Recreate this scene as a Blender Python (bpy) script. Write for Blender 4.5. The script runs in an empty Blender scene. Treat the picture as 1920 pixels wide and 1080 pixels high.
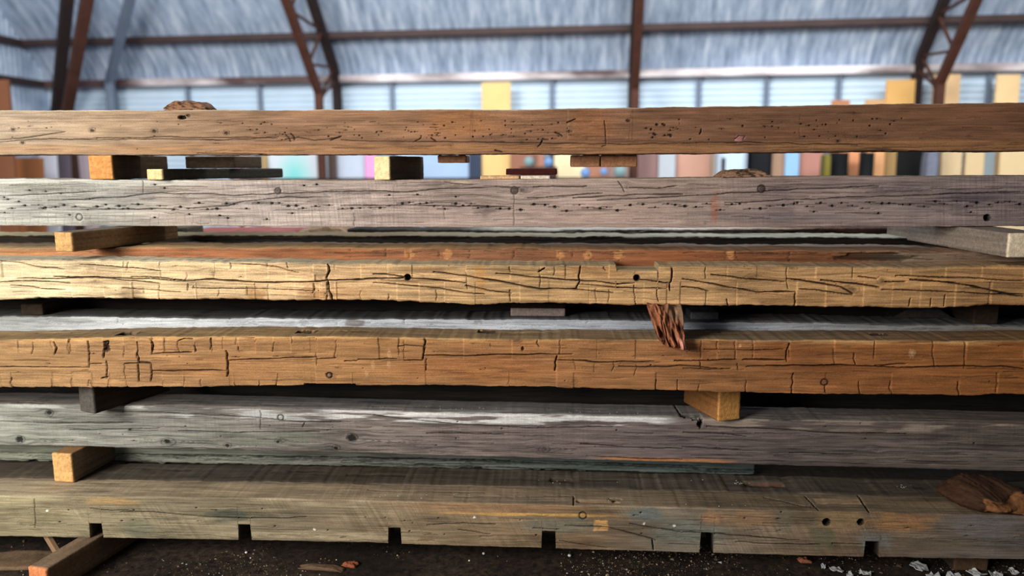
import bpy, math, random
import numpy as np
from mathutils import Matrix, Vector
rng = np.random.RandomState(7); random.seed(7)
sc = bpy.context.scene
COL = sc.collection

# ------------------------------------------------------------------ camera
EYE = np.array([0.0, 0.0, 1.77]); FPX = 1423.0
PITCH = math.radians(9.12); ROLL = math.radians(0.24)
FW = np.array([0, math.cos(PITCH), -math.sin(PITCH)])
R0 = np.array([1.0, 0, 0]); U0 = np.array([0, math.sin(PITCH), math.cos(PITCH)])
RT = math.cos(ROLL) * R0 - math.sin(ROLL) * U0
UP = math.sin(ROLL) * R0 + math.cos(ROLL) * U0
cam_d = bpy.data.cameras.new('camera'); cam = bpy.data.objects.new('camera', cam_d); COL.objects.link(cam)
M = Matrix.Identity(4)
for i in range(3):
    M[i][0] = RT[i]; M[i][1] = UP[i]; M[i][2] = -FW[i]; M[i][3] = EYE[i]
cam.matrix_world = M
cam_d.sensor_width = 36; cam_d.lens = 36 * FPX / 1920; cam_d.clip_start = 0.05; cam_d.clip_end = 200
cam_d.dof.use_dof = True; cam_d.dof.focus_distance = 3.2; cam_d.dof.aperture_fstop = 0.85
sc.camera = cam

# ------------------------------------------------------------------ daylight, plus an added light for the far wall
wd = bpy.data.worlds.new('sky'); sc.world = wd; wd.use_nodes = True
wn = wd.node_tree.nodes; wn['Background'].inputs[0].default_value = (0.80, 0.90, 1.0, 1)
wn['Background'].inputs[1].default_value = 0.15

def area(name, loc, target, sx, sy, power, col):
    l = bpy.data.lights.new(name, 'AREA'); l.shape = 'RECTANGLE'; l.size = sx; l.size_y = sy
    l.energy = power; l.color = col
    o = bpy.data.objects.new(name, l); COL.objects.link(o); o.location = loc
    d = Vector(target) - Vector(loc); o.rotation_euler = d.to_track_quat('-Z', 'Y').to_euler()
    return o
area('doorway_daylight', (-4.7, -0.9, 3.0), (-0.4, 3.1, 1.1), 2.4, 2.2, 470, (1.0, 0.97, 0.93))
area('far_wall_fill', (0.5, 3.7, 4.6), (0.3, 10.0, 3.2), 12.0, 1.2, 760, (0.92, 0.96, 1.0))  # added unseen light that brightens the far wall and roof

vs = sc.view_settings
sc.display_settings.display_device = 'sRGB'
vs.view_transform = 'Standard'; vs.look = 'None'; vs.gamma = 1.0; vs.use_curve_mapping = False
vs.exposure = 0.0

# ------------------------------------------------------------------ helpers
def ray(px, py):
    d = FW * FPX + RT * (px - 960) + UP * (540 - py)
    return d / np.linalg.norm(d)

PHI = math.radians(2.75)
P0 = np.array([0, 3.1, 0.0]); SA = np.array([math.cos(PHI), -math.sin(PHI), 0]); SB = np.array([math.sin(PHI), math.cos(PHI), 0])
def on_front(px, py, off=0.0):          # -> (s, z) on the vertical plane `off` behind the stack's front
    d = ray(px, py); t = (np.dot(P0 + off * SB - EYE, SB)) / np.dot(d, SB)
    p = EYE + t * d
    return float(np.dot(p - P0, SA)), float(p[2])
def on_level(px, py, z):                # -> (s, off) on the horizontal plane z
    d = ray(px, py); t = (z - EYE[2]) / d[2]; p = EYE + t * d
    return float(np.dot(p - P0, SA)), float(np.dot(p - P0, SB))
def stack_pt(s, off, z):
    p = P0 + s * SA + off * SB; return (p[0], p[1], z)

TH = math.radians(6.8)
H0 = np.array([0, 10.0, 0]); HA = np.array([math.cos(TH), -math.sin(TH), 0]); HN = np.array([-math.sin(TH), -math.cos(TH), 0])
def on_wall(px, py, n=0.0):             # -> (s, z) on the vertical plane n metres in front of the far wall
    d = ray(px, py); t = np.dot(H0 + n * HN - EYE, HN) / np.dot(d, HN); p = EYE + t * d
    return float(np.dot(p - H0, HA)), float(p[2])
def hall(s, n, z):
    p = H0 + s * HA + n * HN; return (p[0], p[1], z)

def lin(c):
    c = np.asarray(c, float) / 255.0
    return np.where(c <= 0.04045, c / 12.92, ((c + 0.055) / 1.055) ** 2.4)

def sm(t): t = np.clip(t, 0, 1); return t * t * (3 - 2 * t)
def noise2(x, y, seed=0):
    r = np.random.RandomState(seed + 11); T = r.rand(256, 256).astype(np.float32)
    xi = np.floor(x).astype(np.int64); yi = np.floor(y).astype(np.int64)
    fx = sm(x - xi).astype(np.float32); fy = sm(y - yi).astype(np.float32)
    x0 = xi & 255; x1 = (xi + 1) & 255; y0 = yi & 255; y1 = (yi + 1) & 255
    return (T[x0, y0] * (1 - fx) + T[x1, y0] * fx) * (1 - fy) + (T[x0, y1] * (1 - fx) + T[x1, y1] * fx) * fy
def fbm(x, y, seed=0, o=4):
    v = 0; a = 0.5; n = 0
    for k in range(o):
        v = v + a * noise2(x * 2 ** k + 17.3 * k, y * 2 ** k + 9.1 * k, seed + k); n += a; a *= 0.55
    return v / n
def noise3(p, f, seed=0):
    return (noise2(p[:, 0] * f + 3.1 * p[:, 2] * f, p[:, 1] * f, seed) + noise2(p[:, 1] * f + 40, p[:, 2] * f + 7, seed + 5) + noise2(p[:, 0] * f + 90, p[:, 2] * f, seed + 9)) / 3

def tag(o, label=None, cat=None, group=None, kind=None):
    if label: o['label'] = label
    if cat: o['category'] = cat
    if group: o['group'] = group
    if kind: o['kind'] = kind
    return o

def link(name, me, loc=(0, 0, 0), rz=0, parent=None):
    o = bpy.data.objects.new(name, me); COL.objects.link(o); o.location = loc; o.rotation_euler = (0, 0, rz)
    if parent: o.parent = parent
    return o

def mesh_np(name, V, F, col=None, mat=None, smooth=True):
    me = bpy.data.meshes.new(name)
    V = np.asarray(V, np.float32); F = np.asarray(F, np.int32)
    me.vertices.add(len(V)); me.vertices.foreach_set('co', V.ravel())
    k = F.shape[1]
    me.loops.add(len(F) * k); me.loops.foreach_set('vertex_index', F.ravel())
    me.polygons.add(len(F)); me.polygons.foreach_set('loop_start', np.arange(0, len(F) * k, k, dtype=np.int32))
    me.polygons.foreach_set('use_smooth', np.full(len(F), smooth))
    me.update(calc_edges=True)
    if col is not None:
        a = me.color_attributes.new('Col', 'FLOAT_COLOR', 'POINT')
        C4 = np.ones((len(V), 4), np.float32); C4[:, :3] = col; a.data.foreach_set('color', C4.ravel())
    if mat: me.materials.append(mat)
    return me

# ------------------------------------------------------------------ materials
def new_mat(name):
    m = bpy.data.materials.new(name); m.use_nodes = True
    nt = m.node_tree; b = nt.nodes['Principled BSDF']; b.inputs['Specular IOR Level'].default_value = 0.25
    return m, nt, b
def wood_mat(name, rough=0.8, scale=(5, 130, 130), bump=0.35, con=0.35):
    m, nt, b = new_mat(name); N = nt.nodes; L = nt.links
    tc = N.new('ShaderNodeTexCoord'); mp = N.new('ShaderNodeMapping'); mp.inputs['Scale'].default_value = scale
    L.new(tc.outputs['Object'], mp.inputs[0])
    n1 = N.new('ShaderNodeTexNoise'); n1.inputs['Scale'].default_value = 1; n1.inputs['Detail'].default_value = 6; n1.inputs['Roughness'].default_value = 0.65
    L.new(mp.outputs[0], n1.inputs[0])
    n2 = N.new('ShaderNodeTexNoise'); n2.inputs['Scale'].default_value = 260; n2.inputs['Detail'].default_value = 3
    L.new(tc.outputs['Object'], n2.inputs[0])
    r = N.new('ShaderNodeMapRange'); r.inputs[1].default_value = 0.3; r.inputs[2].default_value = 0.7
    r.inputs[3].default_value = 1 - con; r.inputs[4].default_value = 1 + con; L.new(n1.outputs[0], r.inputs[0])
    r2 = N.new('ShaderNodeMapRange'); r2.inputs[1].default_value = 0.3; r2.inputs[2].default_value = 0.7
    r2.inputs[3].default_value = 0.8; r2.inputs[4].default_value = 1.2; L.new(n2.outputs[0], r2.inputs[0])
    mu = N.new('ShaderNodeMath'); mu.operation = 'MULTIPLY'; L.new(r.outputs[0], mu.inputs[0]); L.new(r2.outputs[0], mu.inputs[1])
    at = N.new('ShaderNodeVertexColor'); at.layer_name = 'Col'
    vm = N.new('ShaderNodeVectorMath'); vm.operation = 'SCALE'; L.new(at.outputs[0], vm.inputs[0]); L.new(mu.outputs[0], vm.inputs['Scale'])
    L.new(vm.outputs[0], b.inputs['Base Color']); b.inputs['Roughness'].default_value = rough
    bu = N.new('ShaderNodeBump'); bu.inputs['Strength'].default_value = bump; bu.inputs['Distance'].default_value = 0.004
    L.new(mu.outputs[0], bu.inputs['Height']); L.new(bu.outputs[0], b.inputs['Normal'])
    return m
M_WOOD = wood_mat('weathered_wood')
M_END = wood_mat('end_grain', scale=(60, 60, 60), bump=0.5, con=0.25)
def plain_mat(name, c, rough=0.7, metal=0.0, var=0.2, sc_=6.0):
    m, nt, b = new_mat(name); N = nt.nodes; L = nt.links
    tc = N.new('ShaderNodeTexCoord'); n = N.new('ShaderNodeTexNoise'); n.inputs['Scale'].default_value = sc_; n.inputs['Detail'].default_value = 5
    L.new(tc.outputs['Object'], n.inputs[0])
    cr = N.new('ShaderNodeMix'); cr.data_type = 'RGBA'; c = lin(c)
    cr.inputs[6].default_value = (*(c * (1 - var)), 1); cr.inputs[7].default_value = (*np.clip(c * (1 + var), 0, 1), 1)
    L.new(n.outputs[0], cr.inputs[0]); L.new(cr.outputs[2], b.inputs['Base Color'])
    b.inputs['Roughness'].default_value = rough; b.inputs['Metallic'].default_value = metal
    return m

# ------------------------------------------------------------------ hall shell
def roof_mat():
    m, nt, b = new_mat('galvanised_sheet'); N = nt.nodes; L = nt.links
    tc = N.new('ShaderNodeTexCoord'); mp = N.new('ShaderNodeMapping'); mp.inputs['Scale'].default_value = (8, 1.3, 1.3)
    L.new(tc.outputs['Object'], mp.inputs[0])
    n = N.new('ShaderNodeTexNoise'); n.inputs['Scale'].default_value = 1.6; n.inputs['Detail'].default_value = 7; n.inputs['Roughness'].default_value = 0.7
    L.new(mp.outputs[0], n.inputs[0])
    cr = N.new('ShaderNodeValToRGB'); e = cr.color_ramp.elements
    e[0].position = 0.32; e[0].color = (*lin((122, 136, 155)), 1); e[1].position = 0.68; e[1].color = (*lin((212, 220, 230)), 1)
    x = cr.color_ramp.elements.new(0.5); x.color = (*lin((166, 180, 200)), 1)
    L.new(n.outputs[0], cr.inputs[0]); L.new(cr.outputs[0], b.inputs['Base Color'])
    b.inputs['Roughness'].default_value = 0.55; b.inputs['Metallic'].default_value = 0.15
    return m
M_ROOF = roof_mat()
M_SIDING = plain_mat('pale_siding', (205, 222, 235), 0.5, 0.1, 0.12, 3)
M_RUST = plain_mat('rusty_steel', (80, 48, 36), 0.75, 0.2, 0.5, 9)
M_DARK = plain_mat('dark_steel', (48, 36, 34), 0.75, 0.2, 0.4, 9)
M_PURL = plain_mat('rusty_tube', (66, 50, 46), 0.6, 0.2, 0.4, 4)

def highlit_tube():  # whitish patches along the tube are highlights put into the colour
    m, nt, b = new_mat('tube_with_painted_highlights'); N = nt.nodes; L = nt.links
    tc = N.new('ShaderNodeTexCoord'); mp = N.new('ShaderNodeMapping'); mp.inputs['Scale'].default_value = (.33, 1, 1); L.new(tc.outputs['Object'], mp.inputs[0])
    n = N.new('ShaderNodeTexNoise'); n.inputs['Scale'].default_value = 1.7; n.inputs['Detail'].default_value = 5; L.new(mp.outputs[0], n.inputs[0])
    cr = N.new('ShaderNodeValToRGB'); e = cr.color_ramp.elements; e[0].position = .44; e[0].color = (*lin((88, 66, 62)), 1); e[1].position = .6; e[1].color = (*lin((245, 232, 230)), 1)
    L.new(n.outputs[0], cr.inputs[0]); L.new(cr.outputs[0], b.inputs['Base Color']); b.inputs['Roughness'].default_value = .5; return m
M_HILIT = highlit_tube()

SL = on_wall(92, 200)[0]; SR = 9.5
prof = [(0, -0.02), (0, 1.2), (0, 2.65), (0.02, 2.9), (0.12, 3.1), (0.5, 3.5), (1.0, 4.03), (1.7, 4.68), (2.6, 5.3), (3.7, 5.95), (5.0, 6.5), (6.5, 6.9), (8.2, 7.05), (10.0, 6.95)]
def corr(name, P, s0, s1, amp, per, mat, k=6):
    ns = int((s1 - s0) / per * k); S = np.linspace(s0, s1, ns)
    P = np.array(P); T = np.gradient(P, axis=0); T /= np.linalg.norm(T, axis=1)[:, None]
    V = np.zeros((ns, len(P), 3))
    w = amp * np.sin(2 * np.pi * S / per)
    for j in range(len(P)):
        V[:, j, 0] = S; V[:, j, 1] = -(P[j, 0]) + 0 * S - w * T[j, 1]; V[:, j, 2] = P[j, 1] - w * T[j, 0] * -1
    idx = np.arange(ns * len(P)).reshape(ns, len(P))
    F = np.stack([idx[:-1, :-1], idx[1:, :-1], idx[1:, 1:], idx[:-1, 1:]], -1).reshape(-1, 4)
    return link(name, mesh_np(name, V.reshape(-1, 3), F, mat=mat), loc=tuple(H0), rz=-TH)
tag(corr('ceiling', prof[3:], SL, SR, 0.02, 0.09, M_ROOF), kind='structure')
# vertical lower wall with horizontal corrugation
zz = np.linspace(-0.02, 2.9, 268); ss = np.array([SL, SR])
V = np.array([[s, 0.012 * math.sin(2 * math.pi * z / 0.076), z] for s in ss for z in zz]); n = len(zz)
F = [[i, i + 1, n + i + 1, n + i] for i in range(n - 1)]
tag(link('wall_back', mesh_np('wall_back', V, F, mat=M_SIDING), tuple(H0), -TH), kind='structure')
# left end wall, corrugated upright, cut along the roof line
ys = np.arange(0, 10.0, 0.0142)
pn = np.array([p[0] for p in prof[2:]]); pz = np.array([p[1] for p in prof[2:]])
V = []
for y in ys:
    top = np.interp(y, pn, pz) + 0.02
    for k in range(5): V.append([SL + 0.012 * math.sin(2 * math.pi * y / 0.085), -y, -0.02 + (top + 0.02) * k / 4])
F = [[i * 5 + k, (i + 1) * 5 + k, (i + 1) * 5 + k + 1, i * 5 + k + 1] for i in range(len(ys) - 1) for k in range(4)]
tag(link('wall_left', mesh_np('wall_left', V, F, mat=M_ROOF), tuple(H0), -TH), kind='structure')

# ground
def ground_mat():
    m, nt, b = new_mat('dark_earth'); N = nt.nodes; L = nt.links
    tc = N.new('ShaderNodeTexCoord')
    n = N.new('ShaderNodeTexNoise'); n.inputs['Scale'].default_value = 28; n.inputs['Detail'].default_value = 9; n.inputs['Roughness'].default_value = 0.75
    L.new(tc.outputs['Object'], n.inputs[0])
    n2 = N.new('ShaderNodeTexNoise'); n2.inputs['Scale'].default_value = 2.2; n2.inputs['Detail'].default_value = 4; L.new(tc.outputs['Object'], n2.inputs[0])
    cr = N.new('ShaderNodeValToRGB'); e = cr.color_ramp.elements
    e[0].position = 0.38; e[0].color = (*lin((22, 17, 14)), 1); e[1].position = 0.66; e[1].color = (*lin((92, 76, 60)), 1)
    mx = N.new('ShaderNodeMix'); mx.data_type = 'RGBA'; mx.blend_type = 'MULTIPLY'; mx.inputs[0].default_value = 1
    c2 = N.new('ShaderNodeValToRGB'); e = c2.color_ramp.elements; e[0].position = .4; e[0].color = (.35, .33, .32, 1); e[1].position = .65; e[1].color = (1, .95, .9, 1)
    L.new(n.outputs[0], cr.inputs[0]); L.new(n2.outputs[0], c2.inputs[0]); L.new(cr.outputs[0], mx.inputs[6]); L.new(c2.outputs[0], mx.inputs[7])
    L.new(mx.outputs[2], b.inputs['Base Color']); b.inputs['Roughness'].default_value = 0.95
    bu = N.new('ShaderNodeBump'); bu.inputs['Strength'].default_value = 0.8; bu.inputs['Distance'].default_value = 0.01
    L.new(n.outputs[0], bu.inputs['Height']); L.new(bu.outputs[0], b.inputs['Normal'])
    return m
gx = np.linspace(-9, 12, 22); gy = np.linspace(-6, 13, 20)
V = [[x, y, 0] for x in gx for y in gy]
F = [[i * 20 + j, (i + 1) * 20 + j, (i + 1) * 20 + j + 1, i * 20 + j + 1] for i in range(21) for j in range(19)]
tag(link('floor', mesh_np('floor', V, F, mat=ground_mat(), smooth=False)), kind='structure')

# bars between two points -------------------------------------------------
def bar_geo(p, q, w, h=None, upv=(0, 0, 1)):
    h = h or w; p = np.array(p, float); q = np.array(q, float); d = q - p; L = np.linalg.norm(d); d /= L
    u = np.array(upv, float)
    if abs(np.dot(u, d)) > .95: u = np.array([0, 1.0, 0])
    a = np.cross(d, u); a /= np.linalg.norm(a); b = np.cross(a, d)
    V = []; c = 0.12 * min(w, h)
    ring = [(-w/2+c, -h/2), (w/2-c, -h/2), (w/2, -h/2+c), (w/2, h/2-c), (w/2-c, h/2), (-w/2+c, h/2), (-w/2, h/2-c), (-w/2, -h/2+c)]
    for e in (p, q):
        for x, y in ring: V.append(e + a * x + b * y)
    F = [[i, (i + 1) % 8, 8 + (i + 1) % 8, 8 + i] for i in range(8)]
    F += [[0, 3, 2, 1], [0, 5, 4, 3], [0, 7, 6, 5], [8, 9, 10, 11], [8, 11, 12, 13], [8, 13, 14, 15]]
    return V, F
def bars(name, segs, mat, parent=None):
    V = []; F = []
    for s in segs:
        v, f = bar_geo(*s); k = len(V); V += v; F += [[a + k for a in r] for r in f]
    if parent is not None:
        V = [np.array(v) - np.array(parent.location) for v in V]; return link(name, mesh_np(name, V, F, mat=mat, smooth=False), parent=parent)
    c = np.array(V).mean(0); c[2] = np.array(V)[:, 2].min()
    return link(name, mesh_np(name, [np.array(v) - c for v in V], F, mat=mat, smooth=False), loc=tuple(c))

# horizontal roof tubes
def profile_at(n_in, base=prof):
    return n_in
def purlin(name, s0, s1, n, z, w, mat): return tag(bars(name, [(hall(s0, n, z), hall(s1, n, z), w)], mat), kind='structure')
_, zA = on_wall(960, 143, 0.12)
purlin('trim_1', SL + .05, SR, 0.13, zA, 0.095, M_HILIT)
purlin('trim_2', SL + .05, SR, 0.46, np.interp(0.46, pn, pz) - 0.08, 0.085, M_PURL)
purlin('trim_3', SL + .05, SR, 1.75, np.interp(1.75, pn, pz) - 0.08, 0.085, M_PURL)
purlin('trim_4', SL + .05, SR, 3.3, np.interp(3.3, pn, pz) - 0.08, 0.085, M_PURL)
# rails of the left end wall
for k, z in ((5, zA), (6, float(np.interp(0.46, pn, pz)) - .08)):
    tag(bars('trim_%d' % k, [(hall(SL + .06, 0.1, z), hall(SL + .06, 6, z), 0.085)], M_PURL), kind='structure')

# lattice ribs
def truss(px, label):
    s = on_wall(px, 170, 0.2)[0]
    r = bpy.data.objects.new('roof_truss', None); COL.objects.link(r); r.location = hall(s, 0.3, 0)
    tag(r, label, 'roof truss', 'lattice roof trusses of the hall')
    nn = [0, 0, .12, .5, 1.0, 1.7, 2.6, 3.7, 5.0, 6.5, 8.2]
    def off(d):
        P = [(d, 0)]
        pr = np.array(prof); T = np.gradient(pr, axis=0); T /= np.linalg.norm(T, axis=1)[:, None]
        for i in range(1, len(pr)):
            P.append((pr[i, 0] + d * T[i, 1], pr[i, 1] - d * T[i, 0]))
        return P[:-1]
    o = off(0.12); i_ = off(0.78)
    bars('outer_chord', [(hall(s, *o[k]), hall(s, *o[k + 1]), 0.11, 0.11) for k in range(len(o) - 1)], M_DARK, r)
    bars('inner_chord', [(hall(s, *i_[k]), hall(s, *i_[k + 1]), 0.095, 0.095) for k in range(len(o) - 1)], M_RUST, r)
    L = []
    for k in range(3, len(o) - 1): L += [(hall(s, *o[k]), hall(s, *i_[k + 1]), 0.03), (hall(s, *i_[k + 1]), hall(s, *o[k + 1]), 0.03)]
    bars('lattice', L, M_RUST, r)
truss(628, 'rusty paired-chord roof truss left of centre, leaning left as it rises')
truss(1187, 'rusty roof truss seen edge-on as one upright post right of centre')
truss(1722, 'rusty paired-chord roof truss at far right, leaning right as it rises')
# corner bracing at the left end wall
def brace(pxa, pya, pxb, pyb, na, nb, w, mat, name, label):
    a = on_wall(pxa, pya, na); b = on_wall(pxb, pyb, nb); e = [b[0] + (b[0] - a[0]) * .12, nb + (nb - na) * .12, b[1] + (b[1] - a[1]) * .12]
    return tag(bars(name, [(hall(a[0], na, 0), hall(a[0], na, a[1]), w), (hall(a[0], na, a[1] - .02), hall(*e), w)], mat), label, 'brace', 'slanting braces in the left corner')
brace(106, 205, 126, 0, .45, 1.3, 0.13, M_DARK, 'corner_brace', 'thick dark slanting corner brace, leftmost of the three')
brace(126, 205, 163, 0, .75, 1.6, 0.12, M_RUST, 'corner_brace', 'rust brown slanting brace right beside the thick dark one')
M_GREY = plain_mat('grey_steel', (112, 122, 138), 0.6, .2, .2)
brace(205, 150, 243, 0, .35, 1.2, 0.10, M_GREY, 'corner_brace', 'faded grey slanting brace, rightmost of the three in the left corner')

# wall studs and planks leaning on the far wall ---------------------------------
def wall_board(x0, x1, yt, c, name, label, cat, n=0.32, th=0.03, bottom=0.0, group=None, lean=0.10, tilt=0.0, var=.12):
    s0, zt = on_wall(x0, yt, n); s1, _ = on_wall(x1, yt, n)
    nx, nz = 5, 14; V = []; F = []
    for side in (0, 1):
        for i in range(nx):
            for j in range(nz):
                t = j / (nz - 1); s = s0 + (s1 - s0) * i / (nx - 1) + tilt * (t - 1); z = bottom + (zt - bottom) * t
                V.append([s - (s0 + s1) / 2, -(lean * (1 - t)) + (th if side else 0) + 0.004 * math.sin(3 * t + i), z - bottom])
    g = lambda sd, i, j: sd * nx * nz + i * nz + j
    for i in range(nx - 1):
        for j in range(nz - 1):
            F.append([g(0, i, j), g(0, i + 1, j), g(0, i + 1, j + 1), g(0, i, j + 1)]); F.append([g(1, i, j), g(1, i, j + 1), g(1, i + 1, j + 1), g(1, i + 1, j)])
    for j in range(nz - 1):
        for i, fl in ((0, 1), (nx - 1, 0)):
            q = [g(0, i, j), g(0, i, j + 1), g(1, i, j + 1), g(1, i, j)]; F.append(q if fl else q[::-1])
    for i in range(nx - 1):
        for j, fl in ((0, 0), (nz - 1, 1)):
            q = [g(0, i, j), g(0, i + 1, j), g(1, i + 1, j), g(1, i, j)]; F.append(q[::-1] if fl else q)
    p = hall((s0 + s1) / 2, n, bottom)
    return tag(link(name, mesh_np(name, V, F, mat=plain_mat(name, c, .7, 0, var, 5), smooth=False), p, -TH), label, cat, group)
for k, px in enumerate((217, 352, 487, 735, 1035, 1310, 1437, 1572, 1853)):
    s, _ = on_wall(px, 180, 0.06)
    tag(bars('trim_%d' % (7 + k), [(hall(s, 0.06, 0), hall(s, 0.06, zA), 0.05)], M_GREY), kind='structure')
P = 'boards leaning on the far wall'
WB = [
 (903, 957, 155, (238, 196, 128), 'wide_plank', 'wide pale yellow plank standing alone near the centre of the far wall', 'plank', .32),
 (1663, 1717, 150, (218, 168, 98), 'wide_plank', 'wide tawny plank standing left of the far right truss foot', 'plank', .32),
 (1752, 1802, 140, (232, 190, 140), 'wide_plank', 'pale plank standing just right of the far right truss foot', 'plank', .32),
 (1870, 1914, 140, (240, 202, 148), 'wide_plank', 'pale cream plank standing at the right end of the far wall', 'plank', .32),
 (1560, 1594, 188, (185, 125, 84), 'short_plank', 'brown plank whose top just shows above the top beam', 'plank', .32),
 (1624, 1660, 187, (204, 158, 108), 'short_plank', 'light brown plank top just left of the wide tawny plank', 'plank', .32),
 (-25, 14, 150, (120, 74, 48), 'dark_plank', 'dark brown upright plank at the left edge beyond the beams', 'plank', 2.4),
 (12, 78, 296, (150, 92, 52), 'brown_sheet', 'flat brown panel in the leftmost part of the top gap', 'sheet', 1.9),
 (70, 100, 240, (222, 218, 222), 'pale_strip', 'white slat beside the flat brown panel', 'board', 1.5),
 (101, 126, 240, (112, 98, 104), 'grey_strip', 'grey violet slat between two pale slats', 'board', 1.1),
 (127, 134, 240, (70, 110, 110), 'green_strip', 'thin blue-green slat right of the grey violet slat', 'board', .4),
 (135, 172, 240, (225, 200, 200), 'pink_strip', 'pale pinkish slat left of the orange-ended block', 'board', .4),
 (436, 462, 240, (230, 205, 210), 'pink_strip', 'narrow pale pink slat behind the pale round ball', 'board', .5),
 (488, 500, 240, (190, 160, 110), 'tan_strip', 'thin tan slat left of the turquoise panel', 'board', .4),
 (612, 628, 215, (104, 82, 72), 'dark_post', 'dark brown narrow board right of the turquoise panel', 'board', .45),
 (629, 682, 240, (190, 198, 212), 'grey_sheet', 'pale grey-blue panel left of the pink sheet', 'sheet', .4),
 (683, 704, 240, (235, 160, 205), 'pink_sheet', 'pink sheet edge beside the cream-ended block', 'sheet', .45),
 (780, 878, 240, (165, 188, 215), 'blue_sheet', 'light blue panel seen right of the cream-ended block', 'sheet', .4),
 (879, 900, 240, (52, 62, 82), 'dark_sheet', 'dark navy narrow panel left of the yellow plank', 'sheet', .4),
 (958, 1000, 240, (152, 102, 80), 'marked_board', 'reddish brown board with pale marks right of the yellow plank', 'board', .5),
 (1001, 1020, 240, (176, 124, 100), 'tan_board', 'tan board behind the green-grey round end', 'board', .35),
 (1040, 1100, 240, (250, 222, 175), 'cream_sheet', 'cream panel behind the blue round ends', 'sheet', .35),
 (1101, 1142, 240, (172, 118, 92), 'brown_board', 'brown board below the two wooden end pieces', 'board', .4),
 (1143, 1196, 240, (158, 128, 118), 'mauve_board', 'dull mauve board below the right end piece', 'board', .4),
 (1197, 1236, 240, (146, 112, 106), 'mauve_board', 'wide mauve-brown board right of the end pieces', 'board', .45),
 (1237, 1268, 240, (180, 185, 190), 'silver_board', 'silvery board in front of the wide salmon panel', 'board', .5),
 (1269, 1334, 240, (205, 155, 132), 'salmon_sheet', 'wide salmon panel left of the white box', 'sheet', .4),
 (1336, 1350, 240, (190, 160, 130), 'tan_board', 'tan board edge between salmon panel and white box', 'board', .4),
 (1450, 1474, 240, (200, 160, 130), 'pink_board', 'pinkish tan board right of the black cabinet', 'board', .4),
 (1475, 1501, 240, (150, 190, 225), 'blue_board', 'bright blue and white board between two pinkish boards', 'board', .5),
 (1502, 1546, 240, (182, 128, 112), 'pink_board', 'pinkish brown board left of the small yellow patch', 'board', .4),
 (1576, 1614, 240, (225, 150, 105), 'orange_board', 'orange board behind the left black drum', 'board', .6),
 (1628, 1662, 240, (228, 165, 112), 'orange_board', 'orange tan board behind the right black drum', 'board', .6),
 (1664, 1684, 240, (172, 138, 88), 'olive_board', 'narrow olive tan board left of the big black panel', 'board', .4),
 (1686, 1742, 240, (10, 9, 9), 'black_sheet', 'big black panel in the right part of the top gap', 'sheet', .4),
 (1770, 1808, 240, (228, 198, 152), 'cream_board', 'cream board right of the grey striped bag', 'board', .45),
 (1815, 1850, 240, (228, 198, 150), 'cream_board', 'cream board left of the slim grey board', 'board', .45),
 (1851, 1870, 240, (140, 150, 152), 'grey_board', 'slim grey board between cream boards at right', 'board', .45),
 (1880, 1935, 240, (235, 205, 155), 'cream_board', 'cream board at the right edge of the top gap', 'board', .5),
]
for x0, x1, yt, c, nm, lb, ct, n in WB:
    wall_board(x0, x1, yt, c, nm, lb, ct, n=n, group=P)

def lathe(name, prof_, mat, p, rot=None, seg=24, parent=None):
    V = []; F = []
    for r, z in prof_:
        for k in range(seg):
            a = 2 * math.pi * k / seg; V.append([r * math.cos(a), r * math.sin(a), z])
    m = len(prof_)
    for j in range(m - 1):
        for k in range(seg): F.append([j * seg + k, j * seg + (k + 1) % seg, (j + 1) * seg + (k + 1) % seg, (j + 1) * seg + k])
    o = link(name, mesh_np(name, V, F, mat=mat), p, parent=parent)
    if rot: o.rotation_euler = rot
    return o
def box_thing(name, x0, x1, y0, y1, n, depth, mat, label, cat, taper=0.0, rr=0.15):
    s0, zt = on_wall(x0, y0, n + depth); s1, zb = on_wall(x1, y1, n + depth); w = s1 - s0
    V = []; F = []; c = rr * w
    ring = [(-w/2+c, 0), (w/2-c, 0), (w/2, -c), (w/2, -depth+c), (w/2-c, -depth), (-w/2+c, -depth), (-w/2, -depth+c), (-w/2, -c)]
    lev = [(0, .94), (0.03, 1), (.5, 1 - taper * .3), (.94, 1 - taper), (1.0, .92 - taper), (1.0, .01)]
    H = zt - 0.0
    for t, k in lev:
        for x, y in ring: V.append([x * k, -(-y - depth / 2) * k * -1, t * H])
    for j in range(len(lev) - 1):
        for k in range(8): F.append([j*8+k, (j+1)*8+k, (j+1)*8+(k+1)%8, j*8+(k+1)%8])
    return tag(link(name, mesh_np(name, V, F, mat=mat, smooth=False), hall((s0 + s1) / 2, n + depth / 2, 0), -TH), label, cat)
# turquoise panel sign with white edges
def teal_mat():
    m, nt, b = new_mat('teal_and_white'); N = nt.nodes; L = nt.links
    tc = N.new('ShaderNodeTexCoord'); g = N.new('ShaderNodeTexGradient'); g.gradient_type = 'SPHERICAL'
    mp = N.new('ShaderNodeMapping'); mp.inputs['Scale'].default_value = (3.6, 0.0, 2.4); mp.inputs['Location'].default_value = (0.15, 0, -3.9)
    L.new(tc.outputs['Object'], mp.inputs[0]); L.new(mp.outputs[0], g.inputs[0])
    cr = N.new('ShaderNodeValToRGB'); cr.color_ramp.elements[0].color = (*lin((208, 214, 218)), 1); cr.color_ramp.elements[1].color = (*lin((130, 208, 202)), 1); cr.color_ramp.elements[1].position = .8
    L.new(g.outputs[0], cr.inputs[0]); L.new(cr.outputs[0], b.inputs['Base Color']); return m
o = wall_board(501, 611, 240, (200, 215, 220), 'painted_sheet', 'white sheet with a turquoise patch in the top gap', 'sheet', n=.6)
o.data.materials[0] = teal_mat()
wbx = box_thing('white_box', 1350, 1401, 240, 330, .62, .4, plain_mat('white_box', (196, 212, 224), .5, 0, .1), 'white-blue box in the top gap above the bark chip', 'box')
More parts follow.
